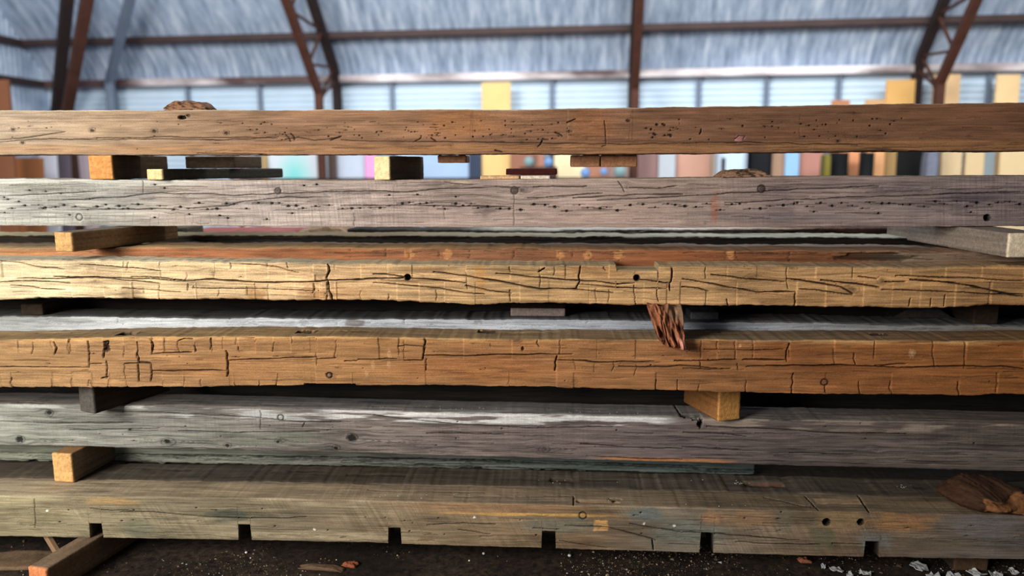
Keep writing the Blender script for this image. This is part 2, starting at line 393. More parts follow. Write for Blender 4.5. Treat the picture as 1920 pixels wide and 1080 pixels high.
a_, z_ = on_wall(1361, 301, 1.03); bars('slot', [(hall(a_, 1.03, z_ - .12), hall(a_, 1.03, z_ + .03), .04, .02)], M_DARK, wbx)
wbx.children[0].rotation_euler[2] = 0
box_thing('black_cabinet', 1404, 1448, 235, 330, .3, .4, plain_mat('black_paint', (9, 10, 14), .6), 'black cabinet between white box and pinkish board', 'cabinet')
M_BLK = plain_mat('black_plastic', (7, 7, 7), .7)
for x0, x1, lb in ((1556, 1592, 'black drum in front of the left orange board'), (1612, 1640, 'black drum in front of the right orange board')):
    s0, z = on_wall(x0, 286, .9); s1, _ = on_wall(x1, 286, .9); r = (s1 - s0) / 2
    tag(lathe('black_drum', [(.001, 0), (r, 0), (r, .5), (r*1.05, .52), (r, .54), (r, 1.1), (r*1.05, 1.12), (r, 1.14), (r*.98, z), (.001, z)], M_BLK, hall((s0+s1)/2, .9, 0)), lb, 'drum')
box_thing('striped_bag', 1743, 1767, 283, 330, .6, .3, plain_mat('bag', (118, 122, 135), .8, 0, .4, 14), 'grey mottled bag between black panel and cream board', 'bag', .2, .3)
box_thing('yellow_crate', 1548, 1557, 290, 330, 1.0, .2, plain_mat('yellow', (118, 106, 38), .6), 'small yellow object left of the black drums', 'crate')
# upright pipes with round ends facing the hall
M_BLU = plain_mat('blue_pipe', (110, 145, 190), .5); M_GRN = plain_mat('green_grey_pipe', (125, 150, 150), .5); M_WHT = plain_mat('pale_ball', (205, 215, 232), .4)
def pipe_end(px, py, rpx, mat, lb, n=1.12):
    s, z = on_wall(px, py, n); r = rpx / FPX * (10 - n)
    o = lathe('pipe', [(.001, 0), (r * .9, 0), (r, .02), (r, .28), (.001, .28)], mat, hall(s, n, z)); o.rotation_euler = (math.radians(-90), 0, -TH)
    return tag(o, lb, 'pipe', 'pipe ends stacked in front of the far boards')
pipe_end(991, 303, 9, M_GRN, 'green-grey round pipe end high in the top gap')
pipe_end(1028, 304, 8, M_BLU, 'blue round pipe end right of the green-grey one')
pipe_end(1097, 324, 9, M_BLU, 'blue round pipe end under the left wooden end piece')
pipe_end(1132, 322, 7, M_BLU, 'small blue round pipe end under the right wooden end piece')
pipe_end(1163, 321, 11, M_GRN, 'large grey round pipe end, rightmost of the row')
s, z = on_wall(470, 305, 1.0); r = 0.078
tag(lathe('ball', [(max(.001, r * math.sin(a)), z0) for a, z0 in ((math.pi * k / 12, -r * math.cos(math.pi * k / 12)) for k in range(13))], M_WHT, hall(s, 1.0, z)), 'pale blue-white ball seen left of the turquoise panel', 'ball')
# rack carrying pipes and ball
sa, _ = on_wall(440, 317, 1.0); sb, _ = on_wall(1185, 340, 1.0)
zr = on_wall(1163, 333, 1.12)[1]
def perch(name, p0, p1, ztop, lb, cat, c):
    a_ = on_wall(p0, 320, 1.0)[0]; b_ = on_wall(p1, 320, 1.0)[0]; h_ = ztop - zr
    tag(bars(name, [(hall(a_, 1.0, zr + h_ / 2), hall(b_, 1.0, zr + h_ / 2), .2, h_)], plain_mat(name, c)), lb, cat)
perch('small_carton', 455, 486, z - r, 'small grey-brown carton under the pale blue-white ball', 'carton', (120, 110, 100))
perch('dark_crate', 976, 1044, on_wall(1028, 312.5, 1.12)[1], 'dark brown crate under the green-grey and blue pipe ends', 'crate', (70, 46, 36))
rk = bpy.data.objects.new('storage_rack', None); COL.objects.link(rk); rk.location = hall((sa + sb) / 2, 1.0, 0)
tag(rk, 'low dark storage rack behind the beams carrying the pipes and ball', 'rack')
bars('shelf', [(hall(sa, 1.0, zr - .02), hall(sb, 1.0, zr - .02), .3, .04)], M_DARK, rk)
for q in (sa + .05, (sa + sb) / 2, sb - .05): bars('leg', [(hall(q, 1.0, 0), hall(q, 1.0, zr - .04), .05)], M_DARK, rk)

# ------------------------------------------------------------------ timber builder
class Timber:
    def __init__(s, seed, top, bot, off=0.0, depth=0.19, xl=-60, xr=1980, ds=0.003, dv=0.0024, r=0.007, ext=0.9, edges=(), wob=0.0016, topN=26):
        s.seed = seed; s.off = off; s.depth = depth; s.r = r
        tp = np.array([on_front(x, y, off) for x, y in top]); bp = np.array([on_front(x, y, off) for x, y in bot])
        s0 = on_front(xl, 400, off)[0]; s1 = on_front(xr, 400, off)[0]
        fine = np.arange(s0, s1, ds)
        ex = [on_front(x, 400, off)[0] + d for x in edges for d in (-.0004, .0004)]
        ends = []
        if ext > 0: ends = list(np.arange(s0 - ext, s0, .06)) + list(np.arange(s1, s1 + ext, .06))
        S = np.unique(np.concatenate([fine, ends, ex]).astype(float)); s.S = S
        def curve(P, sd):
            z = np.interp(S, P[:, 0], P[:, 1])
            # gentle smoothing by resampling
            u = np.linspace(S[0], S[-1], 600); v = np.interp(u, P[:, 0], P[:, 1])
            k = np.hanning(15); k /= k.sum(); v2 = np.convolve(np.pad(v, 7, mode='edge'), k, 'valid')
            return np.interp(S, u, v2) + (fbm(S * 5, S * 0 + 1.3, sd) - .5) * 4 * wob + (fbm(S * 40, S * 0, sd + 3, 2) - .5) * wob * 1.5
        s.zt = curve(tp, seed * 7 + 1); s.zb = curve(bp, seed * 7 + 2)
        s.zbase = float(s.zb.mean())
        h = float((s.zt - s.zb).mean()); s.h = h
        s.nv = max(8, int(h / dv)); s.nt = topN; s.nk = 4; s.nb = 6
    def notch_bot(s, x0, x1, y):
        a, z = on_front(x0, y, s.off); b, _ = on_front(x1, y, s.off); m = (s.S > a) & (s.S < b); s.zb = np.where(m, np.maximum(s.zb, z), s.zb)
    def notch_top(s, x0, x1, y):
        a, z = on_front(x0, y, s.off); b, _ = on_front(x1, y, s.off); m = (s.S > a) & (s.S < b); s.zt = np.where(m, np.minimum(s.zt, z), s.zt)
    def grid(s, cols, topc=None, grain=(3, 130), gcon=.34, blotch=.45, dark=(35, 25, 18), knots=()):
        nu = len(s.S); nv, nt, nk, nb = s.nv, s.nt, s.nk, s.nb
        v = np.linspace(0, 1, nv)
        ys = [np.zeros(nv), np.linspace(0, 1, nt + 2)[1:-1], np.ones(nk), np.linspace(1, 0, nb + 2)[1:-1]]
        vs_ = [v, np.ones(nt), np.linspace(1, 0, nk), np.zeros(nb)]
        Y = np.concatenate(ys) * s.depth; VV = np.concatenate(vs_)
        s.nr = len(Y); s.front = slice(0, nv); s.top = slice(nv - 1, nv + nt)
        Z = s.zb[:, None] + (s.zt - s.zb)[:, None] * VV[None]; Yg = np.broadcast_to(Y[None], Z.shape).copy()
        r = s.r; zi0 = s.zb[:, None] + r; zi1 = s.zt[:, None] - r
        qz = np.clip(Z, zi0, zi1); qy = np.clip(Yg, r, s.depth - r)
        dz = Z - qz; dy = Yg - qy; l = np.sqrt(dz * dz + dy * dy) + 1e-9
        s.NZ = dz / l; s.NY = dy / l
        s.PZ = qz + s.NZ * r; s.PY = qy + s.NY * r
        s.D = np.zeros(Z.shape); s.dk = np.zeros(Z.shape)
        Sg = np.broadcast_to(s.S[:, None], Z.shape); s.Sg = Sg
        # 2D coords per face: q = z on the front, offset on top/back/bottom
        Q = Z.copy(); Q[:, nv:nv + nt] = Z[:, nv:nv + nt] + Yg[:, nv:nv + nt]; Q[:, nv + nt:] += s.depth + 1
        s.Q = Q; s.Yg = Yg; s.Z = Z
        # base colour
        u = np.array([on_front(x, 400, s.off)[0] for x, _ in cols]); cc = np.array([lin(c) for _, c in cols])
        base = np.stack([np.interp(s.S, u, cc[:, k]) for k in range(3)], -1)[:, None, :] * np.ones(Z.shape + (1,))
        if topc:
            cc = np.array([lin(c) for _, c in topc]); u = np.array([on_front(x, 400, s.off)[0] for x, _ in topc])
            tb = np.stack([np.interp(s.S, u, cc[:, k]) for k in range(3)], -1)[:, None, :]
            base[:, nv - 1:nv + nt] = tb
        zg = Q.copy()
        kd = np.zeros(Z.shape)
        for (kx, ky, rx, ry, st) in knots:
            a, b = on_front(kx, ky, s.off); k = 0.00218
            rr = ((Sg - a) / (rx * k)) ** 2 + ((Q - b) / (ry * k)) ** 2
            big = ((Sg - a) / (rx * 3.2 * k)) ** 2 + ((Q - b) / (ry * 2.4 * k)) ** 2
            zg = b + (zg - b) * (1 - 0.72 * np.exp(-big)) + 0.004 * np.exp(-big) * np.sin((Sg - a) * 60)
            ang = np.arctan2(Q - b, Sg - a)
            wob = 0.25 * (noise2(ang * 2 + 9, rr, s.seed) - .5)
            sq = np.sqrt(rr); core = sm(1.35 - sq + wob * 2) * (.35 + .65 * sm(1.2 - sq * 1.6 + wob))
            ringm = np.exp(-((sq - 1.0 + wob * 1.6) / .13) ** 2) * (.25 + .75 * noise2(ang * 1.3 + 20, sq * 0, s.seed + 8)) + .5 * np.exp(-((sq - .5 + wob) / .1) ** 2) * noise2(ang * 2 + 5, sq * 0, s.seed + 9)
            kd = np.maximum(kd, st * np.maximum(core * (.5 + .6 * noise2(ang * 3, np.sqrt(rr) * 5, s.seed + 3)), ringm * .8))
            s.D += .0025 * ringm * st
        s.dk = np.maximum(s.dk, kd)
        sd = s.seed * 31
        g1 = noise2(Sg * grain[0] + 5, zg * grain[1], sd); g2 = noise2(Sg * grain[0] * 4, zg * grain[1] * 2.6, sd + 1)
        lines = .5 + .5 * np.sin(zg * grain[1] * 5.5 + 9 * noise2(Sg * 1.4, zg * 14, sd + 8))
        bl = fbm(Sg * 3.2, zg * 13, sd + 2, 5); b2 = fbm(Sg * 9, Q * 48, sd + 4, 4)
        f = 1 + gcon * (g1 - .5) * 1.4 + gcon * (g2 - .5) * 1.0 + gcon * .35 * (lines - .5) + blotch * (bl - .5) * 2 + .3 * (b2 - .5) * 2
        s.C = base * np.clip(f, .3, 1.9)[..., None]
        s.D += -.0011 * (g1 - .5) - .0012 * (lines - .5) * gcon + .004 * (fbm(Sg * 3, Q * 9, sd + 6, 3) - .5)
        s.C[:, nv + nt + nk:] *= .3      # underside and notch walls coloured dark in place of shade
        s.darkc = lin(dark)
    # geometry of a region near pixel points, on the face 'f' (front) or 't' (top)
    def uv(s, face):
        if face == 'f': return s.Sg[:, s.front], s.PZ[:, s.front], s.front
        return s.Sg[:, s.top], s.Yg[:, s.top], s.top
    def to(s, x, y, face):
        if face == 'f': return on_front(x, y, s.off)
        a = np.interp(on_front(x, y, s.off)[0], s.S, s.zt); u, o = on_level(x, y, a); return u, o - s.off
    def crack(s, pts, w=1.4, depth=.012, dark=.9, face='f', wob=1.0):
        k = .00218; w = w * .72; P_ = np.array([s.to(x, y, face) for x, y in pts]); A, B, sl = s.uv(face)
        m = w * k * 3 + .012
        i0, i1 = np.searchsorted(s.S, [P_[:, 0].min() - m, P_[:, 0].max() + m])
        if i1 <= i0: return
        a = A[i0:i1]; b = B[i0:i1]; sd = int(abs(P_[0, 0]) * 977 + abs(P_[0, 1]) * 7919) % 9999
        bw = b + wob * .0026 * (noise2(a * 17, b * 6, sd) - .5) * 2 + wob * .0007 * (noise2(a * 90, b * 40, sd + 1) - .5) * 2
        aw = a + wob * .003 * (noise2(b * 50, a * 6, sd + 2) - .5) * 2
        best = np.full(a.shape, 9.0); tt = np.zeros(a.shape); n = len(P_) - 1
        for i in range(n):
            p, q = P_[i], P_[i + 1]; d = q - p; L2 = (d ** 2).sum() + 1e-12
            t = np.clip(((aw - p[0]) * d[0] + (bw - p[1]) * d[1]) / L2, 0, 1)
            e = np.hypot(aw - p[0] - t * d[0], bw - p[1] - t * d[1]); mm = e < best
            best = np.where(mm, e, best); tt = np.where(mm, (i + t) / n, tt)
        ww = w * k * (.45 + .75 * noise2(a * 22, b * 0, sd + 4)) * (np.clip(np.minimum(tt, 1 - tt) * 12, 0, 1) * .6 + .4)
        f = sm(1.0 - (best - ww * .5) / (k * .9 + ww * .5))
        s.D[i0:i1, sl] = np.maximum(s.D[i0:i1, sl], f * depth)
        s.dk[i0:i1, sl] = np.maximum(s.dk[i0:i1, sl], f * dark)
    def blob(s, x, y, rx, ry, depth=.0, dark=0.0, face='f', col=None, cs=.6, soft=.3, rough=.25, rect=False):
        k = .00218; c = s.to(x, y, face); A, B, sl = s.uv(face); rx *= k; ry *= k
        if face == 't': ry *= 8.0
        i0, i1 = np.searchsorted(s.S, [c[0] - rx * 1.8, c[0] + rx * 1.8])
        if i1 <= i0: return
        a = (A[i0:i1] - c[0]) / rx; b = (B[i0:i1] - c[1]) / ry; sd = int(x * 13 + y * 7) % 9999
        rr = np.maximum(abs(a), abs(b)) if rect else np.hypot(a, b)
        rr = rr + rough * (fbm(a * 2.2 + 20, b * 2.2 + 20, sd, 3) - .5) * 2
        f = sm((1 - rr) / soft + .5)
        s.D[i0:i1, sl] = np.maximum(s.D[i0:i1, sl], f * depth) if depth > 0 else s.D[i0:i1, sl] + f * depth
        fd = sm((1.0 + (.2 if depth > .03 else 0) - rr) / soft + .5)  # deep recesses: dark colour spreads over their lit walls as painted shade
        s.dk[i0:i1, sl] = np.maximum(s.dk[i0:i1, sl], fd * dark)
        if col is not None:
            g = (f * cs)[..., None]; tex = (.75 + .5 * noise2(A[i0:i1] * 60, B[i0:i1] * 260, sd))[..., None]
            s.C[i0:i1, sl] = s.C[i0:i1, sl] * (1 - g) + lin(col) * tex * g
    def hole(s, x, y, r, depth=.035, face='f'): s.blob(x, y, r, r, depth, .97, face, soft=.3, rough=.08)
    def peg(s, x, y, r, col=(90, 66, 50)):
        s.blob(x, y, r + 1.5, r + 1.5, .004, .85, soft=.25, rough=.1); k = .00218
        c = s.to(x, y, 'f'); A, B, sl = s.uv('f'); i0, i1 = np.searchsorted(s.S, [c[0] - .03, c[0] + .03])
        f = sm((1 - np.hypot(A[i0:i1] - c[0], B[i0:i1] - c[1]) / ((r - 1) * k)) / .3 + .3)
        s.dk[i0:i1, sl] *= (1 - f); s.D[i0:i1, sl] = s.D[i0:i1, sl] * (1 - f) + .001 * f
        g = f[..., None] * .8; s.C[i0:i1, sl] = s.C[i0:i1, sl] * (1 - g) + lin(col) * (.6 + .8 * noise2(A[i0:i1] * 400, B[i0:i1] * 400, 5))[..., None] * g
    def streaks(s, n, yr, xr_=(0, 1920), ln=(30, 160), dark=(.3, .75), face='f', w=(.5, 1.0), slope=0.0, depth=.003):
        r = np.random.RandomState(s.seed * 101 + n)
        for _ in range(n):
            x = r.uniform(*xr_); L = r.uniform(*ln)
            yy0 = r.uniform(0, 1); q = (x - 0) / 1920
            ya = yr[0](x) if callable(yr[0]) else yr[0]; yb = yr[1](x) if callable(yr[1]) else yr[1]
            y = ya + (yb - ya) * yy0
            pts = [(x + L * t, y + slope * L * t + r.uniform(-1.2, 1.2)) for t in (0, .35, .7, 1)]
            s.crack(pts, r.uniform(*w), depth, r.uniform(*dark), face)
    def nails(s, n, xr_, yr, rs=(.9, 2.0), smear=.5):
        r = np.random.RandomState(s.seed * 57 + n)
        for _ in range(n):
            x = r.uniform(*xr_); y = r.uniform(*yr)
            q = r.uniform(*rs); s.blob(x, y, q * r.uniform(1, 1.6), q, .006, .92, soft=.5, rough=.2)
            if r.rand() < smear: s.crack([(x - r.uniform(3, 9), y + r.uniform(-1, 1)), (x + r.uniform(3, 8), y)], .7, .003, .6)
    def cuts(s, items, w=1.1, depth=.007, dark=.8):
        for x, y0, y1 in items: s.crack([(x, y0), (x + random.uniform(-1.5, 1.5), (y0 + y1) / 2), (x + random.uniform(-3, 3), y1)], w * random.uniform(.35, 1.05), depth * random.uniform(.5, 1.1), dark * random.uniform(.45, 1))
    def facets(s, xs, y0, y1, amp=.006):
        """hewn chips: each cell between two cuts is a slightly tilted facet"""
        for a, b in zip(xs[:-1], xs[1:]):
            p, zt = on_front(a, y0, s.off); q, zb = on_front(b, y1, s.off); i0, i1 = np.searchsorted(s.S, [p, q])
            if i1 - i0 < 2: continue
            t = np.linspace(0, 1, i1 - i0)[:, None]; Zf = s.PZ[i0:i1, s.front]
            fz = sm((Zf - zb) / .012) * sm((zt - Zf) / .006 + 1)
            s.D[i0:i1, s.front] += amp * (random.uniform(.2, 1)) * (t if random.random() < .65 else 1 - t) * fz
    def shift(s, x0, x1, y0, y1, d):
        a, zt = on_front(x0, y0, s.off); b, zb = on_front(x1, y1, s.off); i0, i1 = np.searchsorted(s.S, [a, b]); Zf = s.PZ[i0:i1, s.front]
        s.D[i0:i1, s.front] += d * sm((Zf - zb) / .003) * sm((zt - Zf) / .003)
    def saw(s, slope, per, amp, face='f', con=.12):
        A, B, sl = s.uv(face); t = (A + B * slope) / per
        m = fbm(A * 2, B * 5, s.seed + 77, 3); m = sm((m - .42) * 4)
        w = noise2(t * 3, t * 0 + .5 + B * 6, s.seed + 5) - .5
        s.C[:, sl] *= (1 + con * 2 * w * m)[..., None]; s.D[:, sl] += amp * w * m
    def swirl(s, x, y, L, H, per=.0042, amp=.4, side=1):
        c = s.to(x, y, 'f'); A, B, sl = s.uv('f'); i0, i1 = np.searchsorted(s.S, sorted([c[0] - side * .03, c[0] + side * L * .00218]))
        a = (A[i0:i1] - c[0]); b = B[i0:i1] - c[1] + .012 * (noise2(A[i0:i1] * 9, B[i0:i1] * 9, 3) - .5)
        rr = np.sqrt((a * H / L * 1.0) ** 2 + b ** 2) + .004 * (noise2(a * 40, b * 90, 4) - .5)
        m = sm(1.1 - abs(b) / (H * .00218)) * sm(1 - abs(a) / (L * .00218)) * sm(rr / .006)
        w = np.sin(2 * np.pi * rr / per * (1 + 0 * a)); s.C[i0:i1, sl] *= (1 + amp * w * m)[..., None]; s.D[i0:i1, sl] -= .0009 * w * m
    def edge_paint(s, x0, x1, frac0, frac1, col, amt, face='f', seed=0, th=.45):
        A, B, sl = s.uv(face); a = on_front(x0, 400, s.off)[0]; b = on_front(x1, 400, s.off)[0]
        V_ = (s.Z[:, sl] - s.zb[:, None]) / (s.zt - s.zb)[:, None] if face == 'f' else s.Yg[:, sl] / s.depth
        n = fbm(A * 5, B * 60, seed + 300, 4); n2 = noise2(A * 60, B * 500, seed + 301)
        m = sm((V_ - frac0) / .06) * sm((frac1 - V_) / .06) * sm((A - a) / .15) * sm((b - A) / .15) * sm((n - th) * 7) * (.6 + .4 * n2) * amt
        m = m[..., None]; s.C[:, sl] = s.C[:, sl] * (1 - m) + lin(col) * m
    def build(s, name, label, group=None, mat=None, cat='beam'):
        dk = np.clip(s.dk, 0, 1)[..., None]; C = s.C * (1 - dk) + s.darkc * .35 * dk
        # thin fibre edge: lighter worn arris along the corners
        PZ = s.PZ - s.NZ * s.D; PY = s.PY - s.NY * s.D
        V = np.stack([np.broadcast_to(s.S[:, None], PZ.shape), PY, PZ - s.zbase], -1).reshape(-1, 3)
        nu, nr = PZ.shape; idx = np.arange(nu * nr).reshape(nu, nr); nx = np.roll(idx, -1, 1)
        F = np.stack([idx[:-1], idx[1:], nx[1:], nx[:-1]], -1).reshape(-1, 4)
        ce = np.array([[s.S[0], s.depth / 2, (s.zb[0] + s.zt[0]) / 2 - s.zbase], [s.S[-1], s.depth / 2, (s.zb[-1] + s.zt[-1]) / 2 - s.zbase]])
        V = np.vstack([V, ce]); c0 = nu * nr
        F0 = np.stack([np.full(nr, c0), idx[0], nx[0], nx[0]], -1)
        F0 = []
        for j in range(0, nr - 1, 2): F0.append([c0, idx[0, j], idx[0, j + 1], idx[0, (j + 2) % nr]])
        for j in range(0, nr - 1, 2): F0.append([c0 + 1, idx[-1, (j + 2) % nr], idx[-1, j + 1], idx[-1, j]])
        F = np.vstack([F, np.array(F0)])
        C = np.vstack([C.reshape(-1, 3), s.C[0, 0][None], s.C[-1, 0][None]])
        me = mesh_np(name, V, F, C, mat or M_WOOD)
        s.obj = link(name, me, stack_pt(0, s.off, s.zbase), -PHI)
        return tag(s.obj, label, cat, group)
    def z_top(s, x): return float(np.interp(x, s.S, s.zt))
    def z_bot(s, x): return float(np.interp(x, s.S, s.zb))
STACK = 'old timber beams stacked on spacers'
# ================================================================== front row beams
# --- B1: top beam
b1 = Timber(1, [(-60, 208), (0, 207), (640, 206), (960, 206), (1280, 200), (1600, 196), (1920, 192), (1980, 191)],
            [(-60, 291), (0, 291), (640, 290.5), (960, 289.5), (1280, 288.5), (1600, 285), (1920, 283), (1980, 282)], off=.26, depth=.19)
b1.grid([(0, (180, 159, 134)), (200, (174, 147, 118)), (500, (162, 125, 95)), (900, (159, 115, 83)), (1280, (147, 105, 78)), (1600, (139, 99, 72)), (1920, (133, 91, 66))],
        topc=[(0, (190, 175, 150)), (1920, (150, 125, 100))], gcon=.16, blotch=.34, grain=(2.5, 90),
        knots=[(24, 243, 5, 5, .95), (42, 268, 6, 4, .7), (172, 244, 8, 5, .95), (289, 245, 8, 5, 1), (424, 249, 7, 5, .95), (845, 273, 6, 5, .5), (978, 266, 5, 5, .6), (1099, 260, 3, 3, .5), (1572, 264, 6, 4, .7), (1817, 255, 6, 4, .5), (1601, 212, 4, 3, .6)])
b1.edge_paint(-60, 2000, 0, .26, (196, 142, 88), .5, seed=3, th=.3)
for p in [[(0, 262), (40, 259), (123, 247)], [(180, 259), (320, 257), (467, 258), (523, 256)], [(180, 262), (300, 260), (420, 262), (520, 258)],
          [(535, 262), (560, 258), (590, 262), (625, 259), (640, 255)], [(640, 262), (700, 265), (815, 265), (920, 267), (1030, 269), (1200, 270), (1300, 268)],
          [(0, 267), (60, 261), (180, 261)], [(1280, 268), (1400, 266), (1500, 270), (1610, 271)]]: b1.crack(p, 1.0, .006, .8)
b1.crack([(1134, 226), (1135, 250), (1136, 272), (1128, 274)], .9, .006, .85)
b1.crack([(370, 288), (420, 287), (500, 289)], .9, .006, .8)
for q in ((535, 252, 545, 265), (545, 250, 552, 262), (620, 262, 640, 256), (775, 266, 790, 258), (808, 258, 820, 266), (1008, 275, 1018, 262), (1018, 262, 1028, 262), (1040, 248, 1054, 255), (1063, 230, 1080, 222), (1312, 252, 1316, 242), (928, 282, 942, 285)):
    b1.crack([(q[0], q[1]), ((q[0] + q[2]) / 2 + 2, (q[1] + q[3]) / 2), (q[2], q[3])], 1.6, .008, .9)
b1.blob(341, 220, 8, 4.5, .02, .97, rough=.3); b1.blob(353, 217, 5, 2.5, .01, .5)
b1.blob(1387, 259, 10, 8, -.003, 0, col=(205, 140, 135), cs=.7, rough=.7); b1.crack([(1378, 262), (1386, 254), (1397, 256), (1394, 264)], 1, .004, .7)
for x, y in ((24, 243), (42, 268), (173, 245), (290, 246), (424, 250), (1572, 265), (1178, 226)): b1.blob(x, y, 4, 2.6, .004, .8, rough=.6, soft=.7)
b1.nails(60, (450, 900), (228, 262), (.7, 1.6), .3); b1.nails(30, (900, 1080), (225, 262), (.8, 1.6), .3); b1.nails(45, (1180, 1700), (220, 262), (.7, 1.8), .3); b1.nails(16, (0, 450), (225, 280), (.6, 1.2), .2)
b1.nails(14, (1210, 1270), (230, 262), (1.2, 2.4), .6)
b1.streaks(60, (212, 284), ln=(30, 110), dark=(.1, .35)); b1.streaks(30, (264, 284), ln=(60, 200), dark=(.2, .5))
for x in (884, 1065, 1183, 1500): b1.cuts([(x, 214, 260)], .7, .002, .3)
b1.shift(885, 1065, 205, 262, .0012); b1.shift(1065, 1185, 205, 262, -.0015)
for x, y, r1, r2, c in ((860, 232, 70, 26, (190, 125, 70)), (1110, 235, 40, 30, (175, 112, 66)), (960, 262, 90, 14, (110, 82, 66)), (1480, 250, 120, 14, (112, 72, 52)), (560, 250, 40, 12, (130, 92, 66))):
    b1.blob(x, y, r1, r2, 0, 0, col=c, cs=.4, soft=.9, rough=.4)
b1.build('timber_beam', 'topmost smooth brown beam of the stack with pinholes and a bark chip on it', STACK)

# --- B2: grey-mauve beam with a line of nail holes
b2 = Timber(2, [(-60, 336), (0, 335), (300, 338), (640, 338), (960, 336), (1280, 333), (1600, 330), (1980, 329)],
            [(-60, 424), (0, 424), (640, 426), (960, 427), (1280, 427), (1700, 426), (1980, 424)], off=.26, depth=.19)
b2.grid([(0, (184, 182, 172)), (200, (172, 168, 158)), (330, (180, 166, 152)), (480, (182, 168, 158)), (800, (184, 162, 150)), (1200, (182, 158, 144)), (1450, (166, 144, 134)), (1700, (150, 132, 126)), (1920, (146, 128, 122))],
        topc=[(0, (210, 205, 190)), (500, (190, 165, 140)), (1920, (150, 130, 110))], gcon=.3, blotch=.4, grain=(3, 150), dark=(28, 20, 22),
        knots=[(345, 370, 9, 9, .35), (424, 381, 8, 7, .7), (978, 357, 14, 8, .75), (1175, 350, 5, 9, .4), (610, 363, 10, 6, .2), (700, 392, 6, 4, .5), (1322, 418, 4, 4, .6), (910, 395, 12, 8, .3)])
for p in [[(0, 367), (60, 364), (155, 361), (180, 359)], [(90, 376), (150, 374), (240, 368), (300, 362), (440, 366), (520, 363), (640, 358), (760, 359), (865, 352), (930, 350), (975, 353)],
          [(990, 372), (1050, 368), (1100, 364), (1130, 363)], [(1075, 371), (1150, 366), (1250, 365), (1280, 364)], [(1120, 375), (1200, 372), (1300, 366), (1420, 360), (1490, 355), (1560, 353), (1650, 349)],
          [(350, 391), (430, 385), (460, 377), (540, 370), (620, 369)], [(150, 388), (200, 393), (330, 391)], [(1360, 380), (1450, 376), (1600, 370), (1700, 367), (1820, 362), (1915, 360)],
          [(640, 386), (760, 384), (900, 387)], [(830, 388), (880, 386), (960, 389)], [(1000, 351), (1090, 349), (1100, 348)], [(1180, 352), (1230, 353), (1270, 348)]]:
    b2.crack(p, 1.1, .008, .85)
rr = np.random.RandomState(4)
x = 8.0
while x < 1915:
    y = np.interp(x, [0, 160, 420, 640, 900, 1100, 1300, 1500, 1700, 1915], [393, 388, 387, 386, 386, 390, 388, 386, 385, 378]) + rr.choice([-5, 0, 5]) + rr.uniform(-1.5, 1.5)
    q = rr.uniform(1.3, 2.6); b2.blob(x, y, q * 1.5, q, .008, .95, soft=.5, rough=.25); b2.crack([(x - rr.uniform(6, 14), y + rr.uniform(-1, 1)), (x + rr.uniform(6, 14), y)], .8, .004, .75)
    x += rr.uniform(12, 26)
for x, y in ((55, 357), (85, 359), (113, 363), (167, 373), (7, 370), (14, 374), (290, 346), (308, 353), (80, 391), (35, 378), (198, 384), (130, 403), (290, 408), (355, 402), (412, 404), (427, 409), (500, 411), (548, 400), (230, 392), (570, 348), (594, 346), (730, 366), (783, 365), (855, 369), (1527, 397), (1490, 382), (1648, 400), (1822, 398)):
    b2.blob(x, y, 2.6, 1.8, .008, .95, soft=.5, rough=.3); b2.crack([(x - 8, y), (x + 7, y + .5)], .7, .003, .6)
for x, y, r1 in ((521, 358, 5), (148, 407, 5.5), (965, 357, 6), (1428, 354, 6)): b2.peg(x, y, r1 + 1, (62, 46, 42))
b2.hole(1851, 408, 6)
b2.crack([(268, 338), (269, 362)], 1, .006, .85); b2.crack([(964, 362), (964, 424)], .7, .003, .6); b2.crack([(664, 400), (664, 424)], .8, .004, .7); b2.crack([(738, 345), (739, 420)], .6, .002, .4); b2.crack([(833, 385), (833, 412)], .6, .002, .5)
b2.crack([(1160, 340), (1168, 350), (1172, 360)], 2, .006, .5)
b2.cuts([(x_, 403 + random.uniform(-8, 6), 422) for x_ in range(10, 720, 16)], .6, .0016, .35)
b2.cuts([(x_, 345 + random.uniform(-3, 10), 372) for x_ in range(10, 300, 14)], .5, .0012, .25)
b2.saw(.1, .012, .0008, con=.18)
b2.streaks(110, (342, 420), ln=(25, 120), dark=(.15, .5)); b2.streaks(40, (345, 372), ln=(60, 200), dark=(.3, .6))
for x, y, a, b_, c, k in ((1460, 385, 30, 45, (96, 84, 92), .35), (1460, 405, 200, 12, (120, 112, 118), .3), (1340, 390, 8, 30, (190, 105, 60), .45), (240, 372, 60, 20, (135, 130, 125), .5), (60, 350, 90, 10, (150, 148, 130), .5), (1120, 402, 160, 18, (190, 160, 145), .35), (910, 395, 22, 12, (100, 82, 80), .5), (1830, 370, 60, 14, (92, 78, 96), .5), (148, 407, 10, 10, (225, 222, 210), .5)):
    b2.blob(x, y, a, b_, 0, 0, col=c, cs=k, soft=.9, rough=.5)
b2.blob(860, 343, 28, 4, -.004, 0, col=(205, 185, 160), cs=.7, rough=.5); b2.crack([(833, 340), (860, 346), (888, 347)], 1.2, .005, .8)
b2.edge_paint(-60, 400, .86, 1.05, (222, 222, 208), .7, seed=9, th=.35)
b2.build('timber_beam', 'grey-mauve beam, second from the top, with a dotted line of nail holes', STACK)

